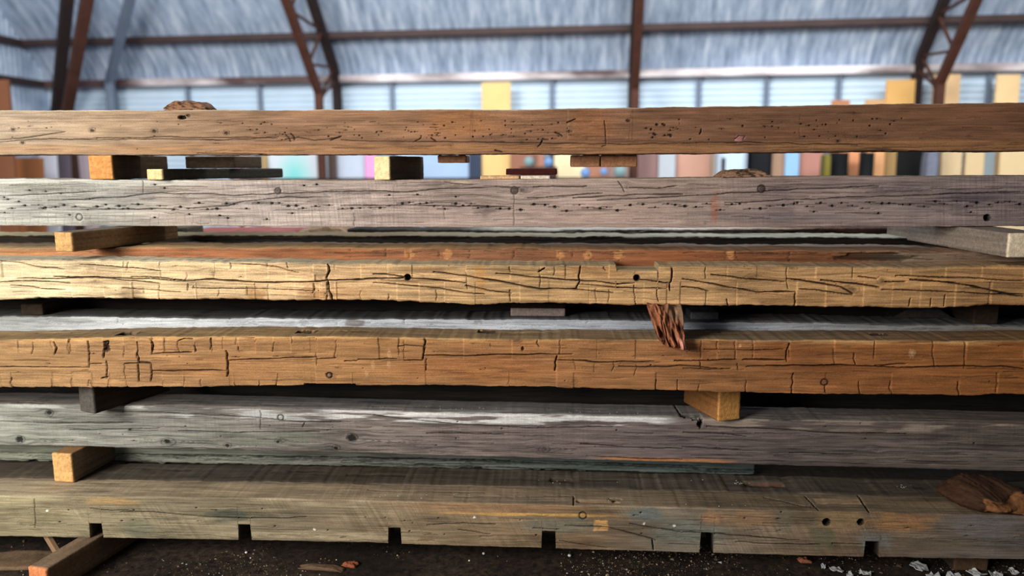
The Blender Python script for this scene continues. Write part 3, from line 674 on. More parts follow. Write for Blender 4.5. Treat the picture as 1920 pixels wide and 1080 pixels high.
# --- B3: tan beam with open cracks and hewing cuts
b3 = Timber(3, [(-60, 486), (0, 486), (200, 487), (350, 489), (640, 492), (870, 494), (960, 497), (1280, 497), (1500, 499), (1600, 500), (1980, 498)],
            [(-60, 563), (0, 563), (90, 559), (150, 561), (350, 563), (500, 564), (640, 564), (870, 571), (960, 571), (1280, 574), (1600, 577), (1780, 578), (1840, 573), (1980, 572)], off=0, depth=.14,
            edges=(1155, 1234), r=.012, wob=.004)
b3.notch_top(1155, 1234, 506)
b3.grid([(0, (236, 212, 168)), (300, (234, 202, 154)), (640, (226, 184, 134)), (960, (220, 176, 122)), (1280, (214, 168, 116)), (1600, (206, 158, 106)), (1920, (190, 142, 92))],
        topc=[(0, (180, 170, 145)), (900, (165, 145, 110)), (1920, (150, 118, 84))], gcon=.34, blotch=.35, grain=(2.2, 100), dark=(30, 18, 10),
        knots=[(165, 505, 9, 6, .45), (178, 526, 9, 6, .6), (196, 539, 7, 4, .7), (398, 511, 7, 5, .7), (586, 510, 7, 4, .6), (600, 520, 12, 7, .5), (1410, 521, 13, 7, .6), (1412, 544, 10, 4, .4), (1600, 542, 14, 8, .65), (1654, 526, 9, 9, .75), (1485, 502, 13, 5, .5), (1430, 566, 7, 5, .5)])
for p, w in [([(0, 528), (60, 527), (130, 531)], 1.1), ([(30, 521), (100, 522), (180, 521), (240, 526), (300, 532)], 1.2), ([(100, 519), (200, 520), (290, 524), (350, 527)], 1.2),
          ([(247, 518), (350, 526), (400, 523), (433, 527), (520, 530), (590, 528), (640, 525), (680, 523)], 1.9), ([(0, 488), (30, 492), (60, 499), (120, 505)], 1.0), ([(20, 535), (80, 541), (120, 543)], .9),
          ([(640, 525), (705, 523), (758, 521)], 1.6), ([(700, 514), (740, 516), (762, 520), (820, 526), (873, 531)], 1.9), ([(700, 530), (800, 538), (870, 548), (910, 552)], 1.1),
          ([(813, 511), (873, 518), (940, 528), (1013, 542), (1083, 541)], 2.0), ([(873, 535), (920, 546), (960, 551)], 1.1), ([(930, 512), (1000, 521), (1050, 524), (1087, 525), (1160, 532), (1190, 531)], 1.4), ([(1200, 524), (1253, 532)], 1.3),
          ([(1060, 541), (1110, 546), (1150, 549)], 1.0), ([(1087, 533), (1160, 540), (1250, 541)], 1.0), ([(1280, 522), (1333, 532), (1380, 541), (1420, 547), (1490, 547)], 1.8), ([(1333, 515), (1393, 521), (1473, 528)], 1.2),
          ([(1280, 538), (1310, 541), (1330, 546)], 1.2), ([(1477, 522), (1530, 530), (1580, 539), (1600, 551)], 1.9), ([(1540, 525), (1613, 533), (1650, 539)], 1.6), ([(1610, 519), (1645, 524)], 1.5), ([(1660, 528), (1700, 529)], 1.3), ([(1500, 542), (1560, 548), (1600, 553)], 1.0),
          ([(1707, 525), (1780, 530), (1827, 537), (1870, 547), (1920, 556)], 2.2), ([(1655, 543), (1750, 546), (1850, 551), (1920, 552)], 1.0), ([(1680, 517), (1800, 521), (1920, 527)], .9), ([(150, 495), (200, 499), (250, 503), (300, 508)], .7), ([(430, 492), (520, 500), (560, 512)], .7), ([(230, 540), (340, 548)], .7), ([(360, 540), (500, 541), (590, 546)], .8)]:
    b3.crack(p, w, .016, .97)
b3.cuts([(230, 490, 503), (240, 491, 508), (298, 492, 506), (350, 512, 528), (352, 532, 545), (401, 491, 520), (431, 491, 504), (500, 489, 502), (537, 490, 503), (626, 491, 505), (298, 534, 563), (268, 540, 550), (462, 538, 553), (503, 533, 565), (588, 530, 550), (613, 530, 562), (410, 542, 556), (676, 545, 563), (728, 552, 563), (818, 544, 563), (874, 511, 541), (1012, 515, 540), (957, 543, 566), (1134, 500, 508), (1117, 541, 566), (1142, 543, 567), (1190, 535, 572), (1232, 543, 566), (1323, 500, 522), (1324, 545, 572), (1475, 499, 541), (1492, 547, 574), (1364, 560, 573), (956, 498, 510), (1040, 500, 516), (1707, 560, 575), (1747, 560, 576), (1773, 553, 575)], 1.3, .009, .9)
for p in [[(613, 494), (618, 508), (611, 522), (614, 530), (618, 548), (623, 562)], [(1089, 498), (1086, 515), (1086, 528), (1080, 541)], [(1259, 502), (1262, 520), (1256, 532), (1258, 545)], [(1022, 502), (1014, 508), (1010, 510)]]: b3.crack(p, 2.0, .014, .97)
xs = [0, 60, 120, 180, 230, 298, 350, 401, 460, 503, 537, 588, 613, 676, 728, 770, 818, 874, 910, 957, 1012, 1060, 1088, 1142, 1190, 1234, 1259, 1323, 1364, 1420, 1475, 1530, 1600, 1655, 1707, 1773, 1840, 1920]
b3.facets(xs, 486, 525, .006); b3.facets([x_ + 17 for x_ in xs], 530, 580, .005)
b3.shift(590, 612, 515, 529, .006); b3.shift(588, 600, 531, 560, .004)
b3.hole(764, 520, 5.6); b3.hole(1194, 521, 5.4)
b3.streaks(90, (492, 565), ln=(25, 130), dark=(.15, .5), slope=.06); b3.nails(24, (0, 1900), (490, 565), (.6, 1.2), .2)
b3.edge_paint(-60, 2000, .95, 1.1, (150, 135, 105), .7, seed=21, th=.42)
b3.edge_paint(-60, 2000, -.1, .1, (150, 95, 50), .6, seed=22, th=.4)
for x, y, a, b_, c, k in ((178, 520, 60, 14, (165, 130, 90), .45), (245, 553, 22, 14, (120, 90, 60), .6), (480, 552, 20, 14, (165, 110, 55), .6), (585, 550, 25, 14, (165, 110, 60), .5), (1410, 520, 40, 10, (150, 115, 75), .5), (1500, 560, 80, 10, (150, 100, 60), .35), (900, 520, 10, 30, (215, 150, 80), .5), (1120, 510, 60, 12, (190, 130, 75), .35), (790, 505, 40, 8, (130, 95, 55), .5), (640, 550, 60, 14, (180, 125, 70), .4)):
    b3.blob(x, y, a, b_, 0, 0, col=c, cs=k, soft=.9, rough=.5)
b3.build('timber_beam', 'pale tan beam with long open cracks, third from the top', STACK)

# --- B4: orange-brown hewn beam
b4 = Timber(4, [(-60, 638), (0, 637), (250, 632), (640, 631), (900, 636), (1280, 637), (1600, 638), (1980, 640)],
            [(-60, 728), (0, 728), (560, 725), (640, 724), (800, 724), (1040, 728), (1280, 734), (1600, 740), (1750, 741), (1820, 744), (1870, 740), (1980, 741)], off=0, depth=.2, edges=(569, 667), wob=.0025)
b4.notch_bot(569, 667, 720.5)
b4.grid([(0, (169, 131, 88)), (300, (172, 128, 85)), (640, (173, 126, 80)), (960, (176, 123, 77)), (1280, (171, 118, 74)), (1600, (165, 107, 61)), (1920, (160, 100, 52))],
        topc=[(0, (172, 142, 100)), (500, (170, 138, 95)), (960, (168, 138, 100)), (1280, (150, 128, 98)), (1600, (145, 118, 88)), (1920, (150, 112, 72))], gcon=.24, blotch=.36, grain=(2.6, 95), dark=(28, 14, 8),
        knots=[(968, 638, 12, 7, .55), (887, 644, 5, 3, .7), (1075, 715, 9, 8, .5), (1355, 691, 8, 4, .7), (1592, 650, 5, 3, .5), (1125, 642, 20, 4, .35)])
b4.cuts([(32, 641, 661), (61, 642, 664), (94, 640, 652), (127, 640, 664), (233, 649, 670), (256, 641, 672), (307, 634, 663), (333, 640, 660), (365, 642, 661), (395, 633, 659), (418, 633, 656), (442, 632, 646), (448, 650, 661), (480, 637, 642), (513, 641, 660), (546, 632, 645), (593, 635, 685), (630, 638, 672), (233, 683, 712), (171, 712, 728), (236, 712, 727), (20, 708, 726), (97, 710, 727), (134, 710, 727), (166, 712, 724), (204, 712, 728), (345, 708, 725), (377, 712, 725), (306, 714, 725), (486, 714, 725), (438, 718, 727), (520, 701, 724), (709, 633, 654), (747, 634, 666), (758, 638, 676), (796, 636, 675), (800, 673, 696), (1008, 636, 650), (1050, 636, 665), (1076, 674, 693), (1114, 680, 698), (1150, 678, 697), (1192, 682, 705), (1315, 636, 672), (1379, 640, 673), (1345, 640, 662), (1413, 638, 673), (1480, 645, 672), (1564, 655, 682), (1602, 660, 684), (1312, 678, 690), (1382, 680, 694), (1230, 712, 733), (1270, 712, 734), (1311, 720, 733), (1487, 700, 737), (1548, 718, 738), (1611, 715, 740), (1670, 714, 741), (1750, 640, 690), (1810, 640, 690), (1797, 715, 741), (1870, 700, 738), (920, 645, 650), (953, 708, 722), (1399, 712, 738)], 1.1, .007, .85)
for p, w in [([(0, 688), (60, 688), (165, 689)], 1.2), ([(101, 641), (105, 652), (102, 664)], 2.4), ([(164, 640), (167, 652), (166, 668), (167, 690)], 1.6), ([(193, 640), (199, 648), (193, 658), (193, 670)], 2.6), ([(199, 676), (201, 690), (199, 710)], 1.5), ([(193, 642), (202, 640), (198, 655)], 2.5),
             ([(256, 641), (257, 655), (259, 679)], 2.2), ([(281, 635), (285, 650), (284, 664)], 2.6), ([(283, 664), (300, 662), (333, 661), (358, 660)], 1.4), ([(365, 647), (366, 659)], 2.0), ([(394, 635), (394, 657)], 1.7), ([(424, 657), (427, 680), (426, 706)], 1.7), ([(285, 696), (340, 695), (425, 694)], 1.5), ([(427, 676), (500, 673), (593, 670)], 1.5), ([(593, 674), (630, 671)], .9),
             ([(233, 682), (258, 681), (283, 682)], 1.3), ([(258, 681), (260, 700), (259, 716)], 2.2), ([(283, 682), (284, 700), (283, 716)], 2.2), ([(166, 683), (190, 683)], 1.5), ([(190, 709), (202, 706)], 1.2), ([(258, 677), (262, 679), (282, 680)], 1.8),
             ([(334, 639), (345, 635), (361, 635)], 1.4), ([(647, 677), (671, 677)], 1), ([(671, 674), (745, 673)], 1.2), ([(747, 650), (758, 649)], 1), ([(757, 676), (793, 676)], 1), ([(759, 648), (795, 649)], .9), ([(798, 634), (795, 655), (793, 674)], 1.5),
             ([(796, 667), (870, 667), (960, 665), (1043, 665)], 1.7), ([(1043, 665), (1074, 664)], 1), ([(1045, 667), (1042, 680), (1041, 695)], 2.0), ([(1045, 674), (1072, 676), (1120, 679), (1226, 678)], 1.7), ([(1160, 686), (1220, 688), (1280, 686), (1345, 691)], 1.3), ([(1265, 677), (1320, 676), (1382, 674)], 1.9), ([(1393, 674), (1473, 675)], 2.1), ([(1481, 644), (1476, 660), (1475, 678)], 1.3),
             ([(1280, 690), (1330, 693), (1370, 690)], .9), ([(1400, 688), (1475, 686), (1560, 685), (1600, 685), (1640, 687), (1690, 690)], 1.7), ([(1640, 685), (1700, 683)], 1.3), ([(1690, 690), (1750, 687), (1800, 687), (1880, 688), (1920, 692)], 2.0), ([(1320, 655), (1400, 657), (1470, 655)], .6)]:
    b4.crack(p, w, .011, .95)
xs = [0, 32, 61, 101, 127, 164, 193, 233, 256, 283, 307, 333, 365, 394, 418, 448, 480, 513, 546, 593]
b4.facets(xs, 634, 664, .009); b4.facets([593, 630, 709, 747, 796, 870, 960, 1045, 1120, 1192, 1265, 1315, 1345, 1379, 1413, 1480, 1564, 1640, 1750, 1810, 1920], 636, 676, .005)
b4.facets([0, 20, 97, 134, 171, 204, 236, 306, 345, 377, 438, 486, 520, 580, 660, 800, 953, 1076, 1150, 1230, 1311, 1399, 1487, 1548, 1611, 1670, 1797, 1870, 1920], 700, 740, .004)
b4.shift(427, 593, 676, 740, .002); b4.shift(796, 1043, 668, 740, .0022); b4.shift(1045, 1226, 679, 740, -.0015)
b4.blob(200, 652, 7, 9, .015, .85, rough=.6); b4.blob(617, 704, 7, 7, .006, .95, soft=.2); b4.peg(617, 704, 5, (150, 130, 110)); b4.blob(622, 706, 11, 7, 0, 0, col=(110, 75, 50), cs=.4)
b4.peg(1546, 717, 6, (140, 90, 70)); b4.blob(980, 654, 3, 4, .006, .9); b4.blob(1387, 648, 3, 4, .003, .1, col=(230, 180, 120))
for q in ((705, 675, 694, 695), (726, 678, 732, 690), (725, 660, 735, 668), (695, 702, 680, 701), (1705, 655, 1712, 672), (1712, 656, 1714, 668)): b4.blob((q[0] + q[2]) / 2, (q[1] + q[3]) / 2, 4, 8, -.001, 0, col=(225, 175, 125), cs=.45, rough=.6)
b4.streaks(110, (640, 722), ln=(15, 90), dark=(.15, .5)); b4.nails(30, (0, 1900), (640, 722), (.6, 1.3), .3)
b4.edge_paint(-60, 2000, .9, 1.1, (232, 180, 115), .75, seed=31, th=.4)
for x, y, a, b_, c, k in ((100, 670, 120, 12, (150, 112, 70), .35), (420, 690, 120, 20, (175, 118, 68), .3), (900, 690, 150, 22, (172, 104, 56), .4), (1320, 660, 25, 20, (170, 108, 66), .4), (1480, 660, 70, 15, (150, 88, 46), .45), (1650, 720, 140, 18, (140, 86, 48), .4), (1480, 705, 60, 25, (150, 98, 58), .4), (1270, 655, 40, 14, (140, 90, 56), .5), (1580, 690, 120, 6, (120, 66, 34), .5)):
    b4.blob(x, y, a, b_, 0, 0, col=c, cs=k, soft=.9, rough=.5)
# mortises on the top
for x, y, a, b_ in ((243, 624, 20, 1.7), (575, 622, 18, 1.3), (912, 622, 15, 1.4), (1646, 627, 15, .9), (1335, 622, 14, .7)): b4.blob(x, y, a, b_, .04, .85, face='t', rect=True, rough=.12, soft=.15)
for p in [[(130, 622), (150, 619)], [(1290, 628), (1360, 625), (1400, 624)], [(70, 623), (140, 622)], [(950, 625), (1050, 622)], [(640, 621), (700, 620)]]: b4.crack(p, 2.5, .008, .85, face='t')
b4.edge_paint(-60, 2000, .5, 1.1, (120, 112, 100), .5, face='t', seed=33, th=.42)
b4.build('timber_beam', 'orange-brown hewn beam with square axe cuts at its left end', STACK)

# --- B5: weathered grey beam with whitish stripe
b5 = Timber(5, [(-60, 757), (0, 757), (400, 762), (640, 769), (900, 775), (1280, 783), (1500, 787), (1980, 796)],
            [(-60, 835), (0, 836), (300, 842), (640, 850), (1000, 861), (1280, 868), (1500, 875), (1920, 886), (1980, 887)], off=.22, depth=.19, r=.014)
b5.grid([(0, (147, 147, 136)), (300, (141, 138, 129)), (640, (132, 121, 113)), (960, (124, 110, 104)), (1280, (120, 106, 102)), (1600, (111, 98, 91)), (1920, (110, 97, 89))],
        topc=[(0, (140, 132, 122)), (600, (136, 130, 124)), (1280, (130, 124, 118)), (1920, (128, 112, 98))], gcon=.5, blotch=.48, grain=(3.2, 120), dark=(22, 18, 16),
        knots=[(92, 775, 9, 8, .8), (38, 824, 10, 8, .95), (315, 829, 16, 9, .85), (426, 835, 9, 6, .8), (524, 826, 11, 6, .8), (630, 840, 9, 7, .85), (660, 821, 12, 9, .95), (1020, 843, 12, 8, .7), (243, 807, 5, 4, .6), (853, 848, 10, 5, .3), (1640, 843, 7, 5, .4)])
for p, w in [([(0, 790), (100, 794), (250, 793)], .9), ([(230, 772), (330, 775), (480, 783), (560, 791), (640, 791)], 1.2), ([(335, 808), (450, 811), (600, 810)], 1.2), ([(700, 778), (800, 790), (850, 795)], 1.0), ([(800, 812), (880, 813), (945, 814)], 1.0), ([(1090, 832), (1180, 838), (1280, 842)], 1.2), ([(1325, 800), (1400, 803), (1480, 806), (1560, 812), (1700, 813)], 1.5),
             ([(1280, 811), (1340, 812), (1400, 819)], 1.2), ([(1280, 838), (1390, 843)], 1.0), ([(1480, 849), (1600, 852)], .8), ([(570, 790), (568, 800)], .8), ([(488, 770), (489, 805)], .6), ([(1100, 855), (1200, 860), (1280, 862)], 1.2), ([(850, 795), (1000, 803), (1150, 800)], .8), ([(130, 806), (300, 803)], .7)]:
    b5.crack(p, w, .009, .9)
for q in ((328, 829, 110, 18, 1), (540, 827, 90, 14, 1), (676, 826, 190, 22, 1), (435, 836, 60, 10, 1), (300, 826, 60, 12, -1), (1030, 842, 90, 12, 1), (60, 826, 120, 12, 1)): b5.swirl(*q[:4], side=q[4])
for x, y, a in ((92, 774, 5), (37, 824, 7), (313, 828, 5), (426, 836, 3.5), (521, 829, 3), (630, 841, 3.5), (660, 821, 8), (243, 806, 3)): b5.blob(x, y, a * 1.2, a, .004, .93, rough=.4, soft=.5)
b5.peg(526, 783, 6, (40, 30, 28)); b5.blob(1313, 792, 5, 13, .03, .98, rough=.4); b5.blob(1305, 785, 9, 5, .02, .95, rough=.5)
b5.edge_paint(560, 1300, .74, 1.06, (250, 248, 242), 1.0, seed=41, th=.36); b5.edge_paint(-60, 330, .88, 1.06, (226, 226, 214), .85, seed=42, th=.42); b5.edge_paint(1300, 1980, .75, 1.1, (200, 180, 158), .6, seed=43, th=.45); b5.edge_paint(280, 640, .7, 1.0, (225, 225, 220), .85, seed=44, th=.45)
b5.edge_paint(560, 1290, -.02, .16, (225, 222, 216), .6, face='t', seed=45, th=.4)
b5.edge_paint(1100, 1420, -.02, .13, (214, 146, 92), .95, seed=46, th=.25)
b5.edge_paint(-60, 600, .1, .5, (128, 134, 116), .6, seed=47, th=.45)
b5.saw(.05, .010, .0005, con=.09)
b5.streaks(170, (lambda x_: 775 + x_ * .02, lambda x_: 838 + x_ * .022), ln=(25, 140), dark=(.2, .6), slope=.02)
b5.nails(26, (0, 1900), (790, 840), (.7, 1.6), .3)
for x in range(0, 640, 11): pass
for x, y, a in ((60, 754, 26), (520, 758, 30), (760, 762, 60), (1090, 765, 60), (1400, 765, 60), (1600, 775, 70), (250, 756, 40), (1450, 778, 50)): b5.crack([(x - a, y), (x, y + 1), (x + a, y + 2)], 2.2, .006, .75, face='t')
b5.blob(1294, 779, 20, 1.2, .03, .85, face='t', rect=True, rough=.3); b5.crack([(1262, 757), (1275, 776), (1290, 786)], 2.5, .01, .9, face='t')
b5.build('timber_beam', 'weathered grey knotty beam with a whitish streak along its upper edge', STACK)

# --- B6: bottom beam, green-grey stains and square notches below
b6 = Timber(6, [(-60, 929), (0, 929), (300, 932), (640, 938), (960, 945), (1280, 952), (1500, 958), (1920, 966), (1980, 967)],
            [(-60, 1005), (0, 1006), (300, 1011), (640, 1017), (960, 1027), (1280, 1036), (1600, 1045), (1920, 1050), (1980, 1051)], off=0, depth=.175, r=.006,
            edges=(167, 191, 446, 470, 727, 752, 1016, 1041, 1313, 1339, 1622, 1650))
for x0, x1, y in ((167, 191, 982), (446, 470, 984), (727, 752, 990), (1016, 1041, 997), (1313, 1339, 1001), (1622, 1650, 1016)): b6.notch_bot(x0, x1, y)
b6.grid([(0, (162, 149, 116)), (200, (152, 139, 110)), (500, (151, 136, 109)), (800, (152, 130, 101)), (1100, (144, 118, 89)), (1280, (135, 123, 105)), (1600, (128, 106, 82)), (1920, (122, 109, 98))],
        topc=[(0, (172, 155, 126)), (640, (160, 140, 112)), (1280, (140, 122, 98)), (1920, (132, 112, 88))], gcon=.22, blotch=.55, grain=(2.6, 90), dark=(26, 20, 14),
        knots=[(40, 982, 8, 6, .5), (1095, 933, 8, 3, .3), (150, 938, 12, 5, .3), (1567, 1024, 9, 5, .4)])
b6.saw(.55, .016, .0009, con=.25); b6.saw(.1, .01, .0004, 't', .08)
for p, w in [([(170, 954), (210, 957), (240, 956)], 1.2), ([(225, 960), (280, 960), (370, 968), (440, 971), (530, 972)], 1.5), ([(530, 971), (575, 970)], 1.0), ([(1060, 985), (1120, 987), (1140, 989), (1200, 1005), (1230, 1013)], 1.6), ([(1180, 982), (1280, 999)], 1.0), ([(1280, 998), (1310, 999), (1400, 1005), (1500, 1013)], 1.2), ([(1380, 1016), (1450, 1020), (1540, 1021)], 1.2), ([(860, 994), (920, 1001)], 1.0), ([(800, 985), (870, 981), (930, 983)], .9), ([(1223, 1012), (1225, 1032)], 1.6), ([(1050, 1014), (1100, 1022), (1140, 1028)], .9), ([(64, 935), (66, 990)], .8), ([(1000, 990), (1050, 992)], 1.0), ([(1560, 1018), (1620, 1021)], .9)]:
    b6.crack(p, w, .009, .9)
b6.hole(1550, 979, 6.8); b6.hole(1614, 979, 6); b6.peg(1093, 967, 7, (150, 120, 85))
b6.blob(1127, 985, 13, 11, -.0012, 0, col=(240, 180, 105), cs=.8, soft=.3, rough=.3, rect=True)
for x, y, a, b_, c, k in ((430, 968, 50, 12, (78, 84, 72), .75), (260, 990, 30, 20, (118, 120, 98), .5), (90, 960, 25, 25, (150, 140, 105), .5), (140, 945, 70, 10, (128, 112, 88), .4), (210, 940, 50, 7, (205, 160, 95), .5), (1010, 965, 170, 3, (240, 185, 100), .7), (900, 950, 160, 12, (180, 132, 90), .45), (1210, 965, 35, 14, (118, 126, 120), .8), (1290, 1000, 60, 30, (138, 142, 128), .6), (1050, 985, 80, 16, (128, 128, 112), .6), (1335, 970, 20, 12, (210, 150, 105), .5), (1400, 970, 50, 20, (190, 140, 95), .4), (1545, 1000, 26, 30, (104, 102, 80), .7), (1690, 980, 60, 22, (196, 140, 82), .5), (1640, 1015, 30, 18, (130, 138, 132), .6), (1750, 1020, 80, 14, (120, 104, 84), .5), (1850, 985, 60, 30, (128, 120, 116), .6), (600, 1005, 200, 8, (205, 188, 150), .4), (800, 1008, 16, 8, (120, 100, 74), .6), (1475, 975, 14, 30, (120, 112, 92), .5)):
    b6.blob(x, y, a, b_, 0, 0, col=c, cs=k, soft=.9, rough=.55)
b6.streaks(90, (lambda x_: 942 + x_ * .018, lambda x_: 1000 + x_ * .022), ln=(20, 110), dark=(.15, .45), slope=.03); b6.nails(34, (0, 1900), (950, 1008), (.7, 1.8), .25)
for x, y in ((89, 958), (890, 970), (590, 993), (1208, 982), (1265, 986)): b6.blob(x, y, 3, 2.5, -.003, 0, col=(245, 240, 225), cs=.95, rough=.5)
for p in [[(850, 930), (950, 932), (1075, 929)], [(690, 919), (800, 922), (910, 924)], [(1075, 929), (1076, 947)], [(1430, 932), (1525, 952)]]: b6.crack(p, 2.2, .008, .8, face='t')
b6.blob(1120, 940, 38, .75, .012, .35, face='t', rect=True, rough=.25, soft=.2, col=(205, 160, 115), cs=.7); b6.blob(1155, 936, 14, .5, .015, .85, face='t', rough=.5)
b6.blob(1570, 940, 46, 1.4, .003, 0, face='t', rect=True, rough=.05, soft=.1, col=(190, 155, 118), cs=.7)
b6.crack([(1509, 930), (1535, 957)], 2.6, .015, .95, face='t', wob=.3); b6.crack([(1608, 928), (1630, 960)], 2.6, .015, .95, face='t', wob=.3)
b6.blob(1575, 975, 42, 24, 0, 0, col=(176, 142, 100), cs=.5, soft=.6, rough=.3)
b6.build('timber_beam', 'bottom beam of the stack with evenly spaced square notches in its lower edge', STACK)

# ================================================================== rows behind
BACK = 'beams in the rows behind the front ones'
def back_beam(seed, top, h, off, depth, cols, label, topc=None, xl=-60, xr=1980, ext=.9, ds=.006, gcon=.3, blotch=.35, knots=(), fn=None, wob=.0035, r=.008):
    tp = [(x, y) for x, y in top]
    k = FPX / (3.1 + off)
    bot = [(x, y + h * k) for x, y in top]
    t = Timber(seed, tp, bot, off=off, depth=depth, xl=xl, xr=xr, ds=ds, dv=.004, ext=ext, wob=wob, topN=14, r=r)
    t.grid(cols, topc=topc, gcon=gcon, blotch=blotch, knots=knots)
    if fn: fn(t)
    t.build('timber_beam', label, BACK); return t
def f3(t):
    for x, y in ((657, 466), (722, 466), (768, 466), (822, 467), (880, 466), (962, 468), (1047, 470), (1072, 470), (1106, 470), (1160, 472), (1360, 470), (1380, 470), (1480, 472)): t.cuts([(x, y, y + 18)], 1.3, .006, .85)
    for x in (767, 840, 1050, 1102, 1160, 1370): t.blob(x, 477, 9, 9, -.001, 0, col=(222, 160, 98), cs=.6, rough=.7)
    t.streaks(60, (466, 486), ln=(20, 120), dark=(.2, .6)); t.blob(1640, 478, 60, 12, .012, .7, rough=.8)
    for x in (300, 480, 700, 900, 1000, 1200, 1350, 1500): t.crack([(x - 60, 458), (x, 459), (x + 50, 458)], 2.5, .006, .7, face='t')
c32 = back_beam(12, [(-60, 466), (0, 465), (300, 464), (640, 464), (960, 466), (1280, 469), (1600, 471), (1980, 473)], .2, .155, .2,
    [(0, (176, 126, 84)), (300, (164, 108, 72)), (640, (158, 102, 66)), (900, (156, 108, 76)), (1280, (158, 98, 62)), (1600, (138, 90, 60)), (1700, (140, 118, 96)), (1920, (140, 115, 92))],
    'reddish-brown beam just behind and above the pale tan beam', topc=[(0, (168, 138, 98)), (640, (150, 118, 76)), (1280, (150, 108, 70)), (1920, (140, 110, 85))], fn=f3)
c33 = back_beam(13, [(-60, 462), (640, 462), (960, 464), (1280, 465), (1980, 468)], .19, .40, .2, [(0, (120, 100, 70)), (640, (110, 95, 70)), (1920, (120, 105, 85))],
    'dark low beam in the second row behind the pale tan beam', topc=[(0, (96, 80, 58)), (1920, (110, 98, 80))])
c34 = back_beam(14, [(-60, 441), (640, 441), (960, 442), (1280, 443), (1500, 444), (1980, 446)], .19, .66, .2, [(0, (60, 50, 38)), (640, (44, 36, 28)), (1280, (40, 34, 30)), (1920, (44, 38, 32))],  # face coloured dark to stand in for the shade between rows
    'thin pale weathered edge of a beam, three rows behind the tan beam', topc=[(0, (150, 134, 100)), (700, (120, 104, 76)), (1300, (150, 146, 128)), (1920, (165, 160, 140))], fn=lambda t: t.streaks(60, (443, 452), ln=(30, 150), dark=(.4, .8)))
c35 = back_beam(15, [(650, 429), (880, 430), (960, 430), (1280, 429), (1520, 428), (1730, 427)], .2, .92, .2, [(650, (40, 34, 28)), (860, (60, 52, 40)), (930, (150, 145, 130)), (1280, (190, 180, 168)), (1460, (150, 130, 110)), (1560, (90, 60, 45)), (1730, (40, 30, 26))],
    'grey-white rough beam directly under the second beam, right of centre', xl=650, xr=1740, ext=0, fn=lambda t: (t.streaks(70, (432, 446), (760, 1500), ln=(30, 150), dark=(.4, .85)), t.blob(1225, 441, 16, 7, .02, .9, rect=True, rough=.3)))
c42 = back_beam(22, [(-60, 592), (0, 592), (640, 597), (960, 598), (1280, 602), (1600, 606), (1980, 612)], .2, .215, .2,
    [(0, (160, 164, 162)), (200, (208, 212, 212)), (640, (202, 208, 214)), (800, (206, 210, 216)), (1280, (176, 184, 194)), (1600, (170, 172, 172)), (1920, (150, 140, 125))],
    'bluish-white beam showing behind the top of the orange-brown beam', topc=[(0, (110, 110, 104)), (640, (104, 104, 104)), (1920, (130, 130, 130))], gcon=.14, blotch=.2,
    fn=lambda t: (t.cuts([(220, 598, 606), (228, 600, 608), (148, 603, 610), (430, 596, 604), (632, 600, 612), (758, 598, 608), (1100, 601, 607)], 1.1, .005, .8), t.blob(665, 606, 22, 8, 0, .2, col=(120, 104, 84), cs=.6), t.blob(895, 604, 9, 6, .001, .3, rough=.8), t.blob(570, 606, 10, 7, .002, .3, rough=.6), t.streaks(70, (lambda x_: 596 + x_ * .008, lambda x_: 610 + x_ * .008), ln=(20, 90), dark=(.1, .4))), r=.012)
c43 = back_beam(23, [(-60, 555), (640, 557), (1280, 564), (1980, 570)], .26, .5, .2, [(0, (42, 36, 32)), (1920, (42, 36, 32))], 'added beam coloured dark like shade, hidden deep behind the bluish-white beam')  # added to close the see-through gap; its dark colour stands in for shade
c52 = back_beam(32, [(-60, 768), (640, 780), (1280, 793), (1500, 798)], .236, .43, .2,
    [(0, (158, 160, 140)), (300, (156, 158, 142)), (640, (146, 146, 132)), (1000, (128, 136, 126)), (1280, (114, 126, 120)), (1500, (90, 100, 96))],
    'green-grey cracked beam in the shade below the weathered grey beam', xl=-60, xr=1440, ext=0, gcon=.3,
    fn=lambda t: ([t.crack(p, 1.7, .012, .95) for p in ([(0, 861), (100, 864), (200, 866), (400, 872), (640, 880)], [(0, 849), (250, 852), (640, 858), (1000, 868), (1280, 878), (1450, 884)], [(600, 857), (900, 862), (1300, 874)], [(640, 868), (900, 876), (1200, 886)])], t.streaks(90, (lambda x_: 845 + x_ * .022, lambda x_: 864 + x_ * .022), (0, 1450), ln=(40, 200), dark=(.3, .8), slope=.02)))
c62 = back_beam(42, [(-60, 895), (0, 896), (640, 905), (960, 912), (1280, 920), (1600, 927), (1980, 937)], .2, .18, .2,
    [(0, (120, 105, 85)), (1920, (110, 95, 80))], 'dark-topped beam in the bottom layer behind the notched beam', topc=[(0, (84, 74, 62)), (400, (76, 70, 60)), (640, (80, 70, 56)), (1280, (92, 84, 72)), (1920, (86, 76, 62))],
    fn=lambda t: (t.blob(1432, 908, 42, 1.3, .03, .1, face='t', rect=True, rough=.2, soft=.15, col=(150, 92, 62), cs=.9), t.blob(1050, 899, 30, .6, .015, .8, face='t', rough=.3), [t.crack([(x - 50, y), (x, y), (x + 60, y + 1)], 2.5, .005, .7, face='t') for x, y in ((300, 880), (700, 890), (1100, 900), (1260, 902), (1750, 915), (560, 884))]), ds=.004)
c63 = back_beam(43, [(-60, 868), (640, 876), (1280, 889), (1980, 905)], .19, .43, .2, [(0, (70, 62, 52)), (1920, (60, 52, 44))], 'added dark beam of the bottom layer in the third row')  # extra row added behind to keep the bottom gap dark
c53 = back_beam(33, [(-60, 700), (640, 702), (1280, 712), (1980, 720)], .25, .68, .2, [(0, (60, 55, 50)), (1920, (50, 45, 40))], 'added dark beam deep behind the weathered grey beam')  # added to fill the open gap and keep it dark

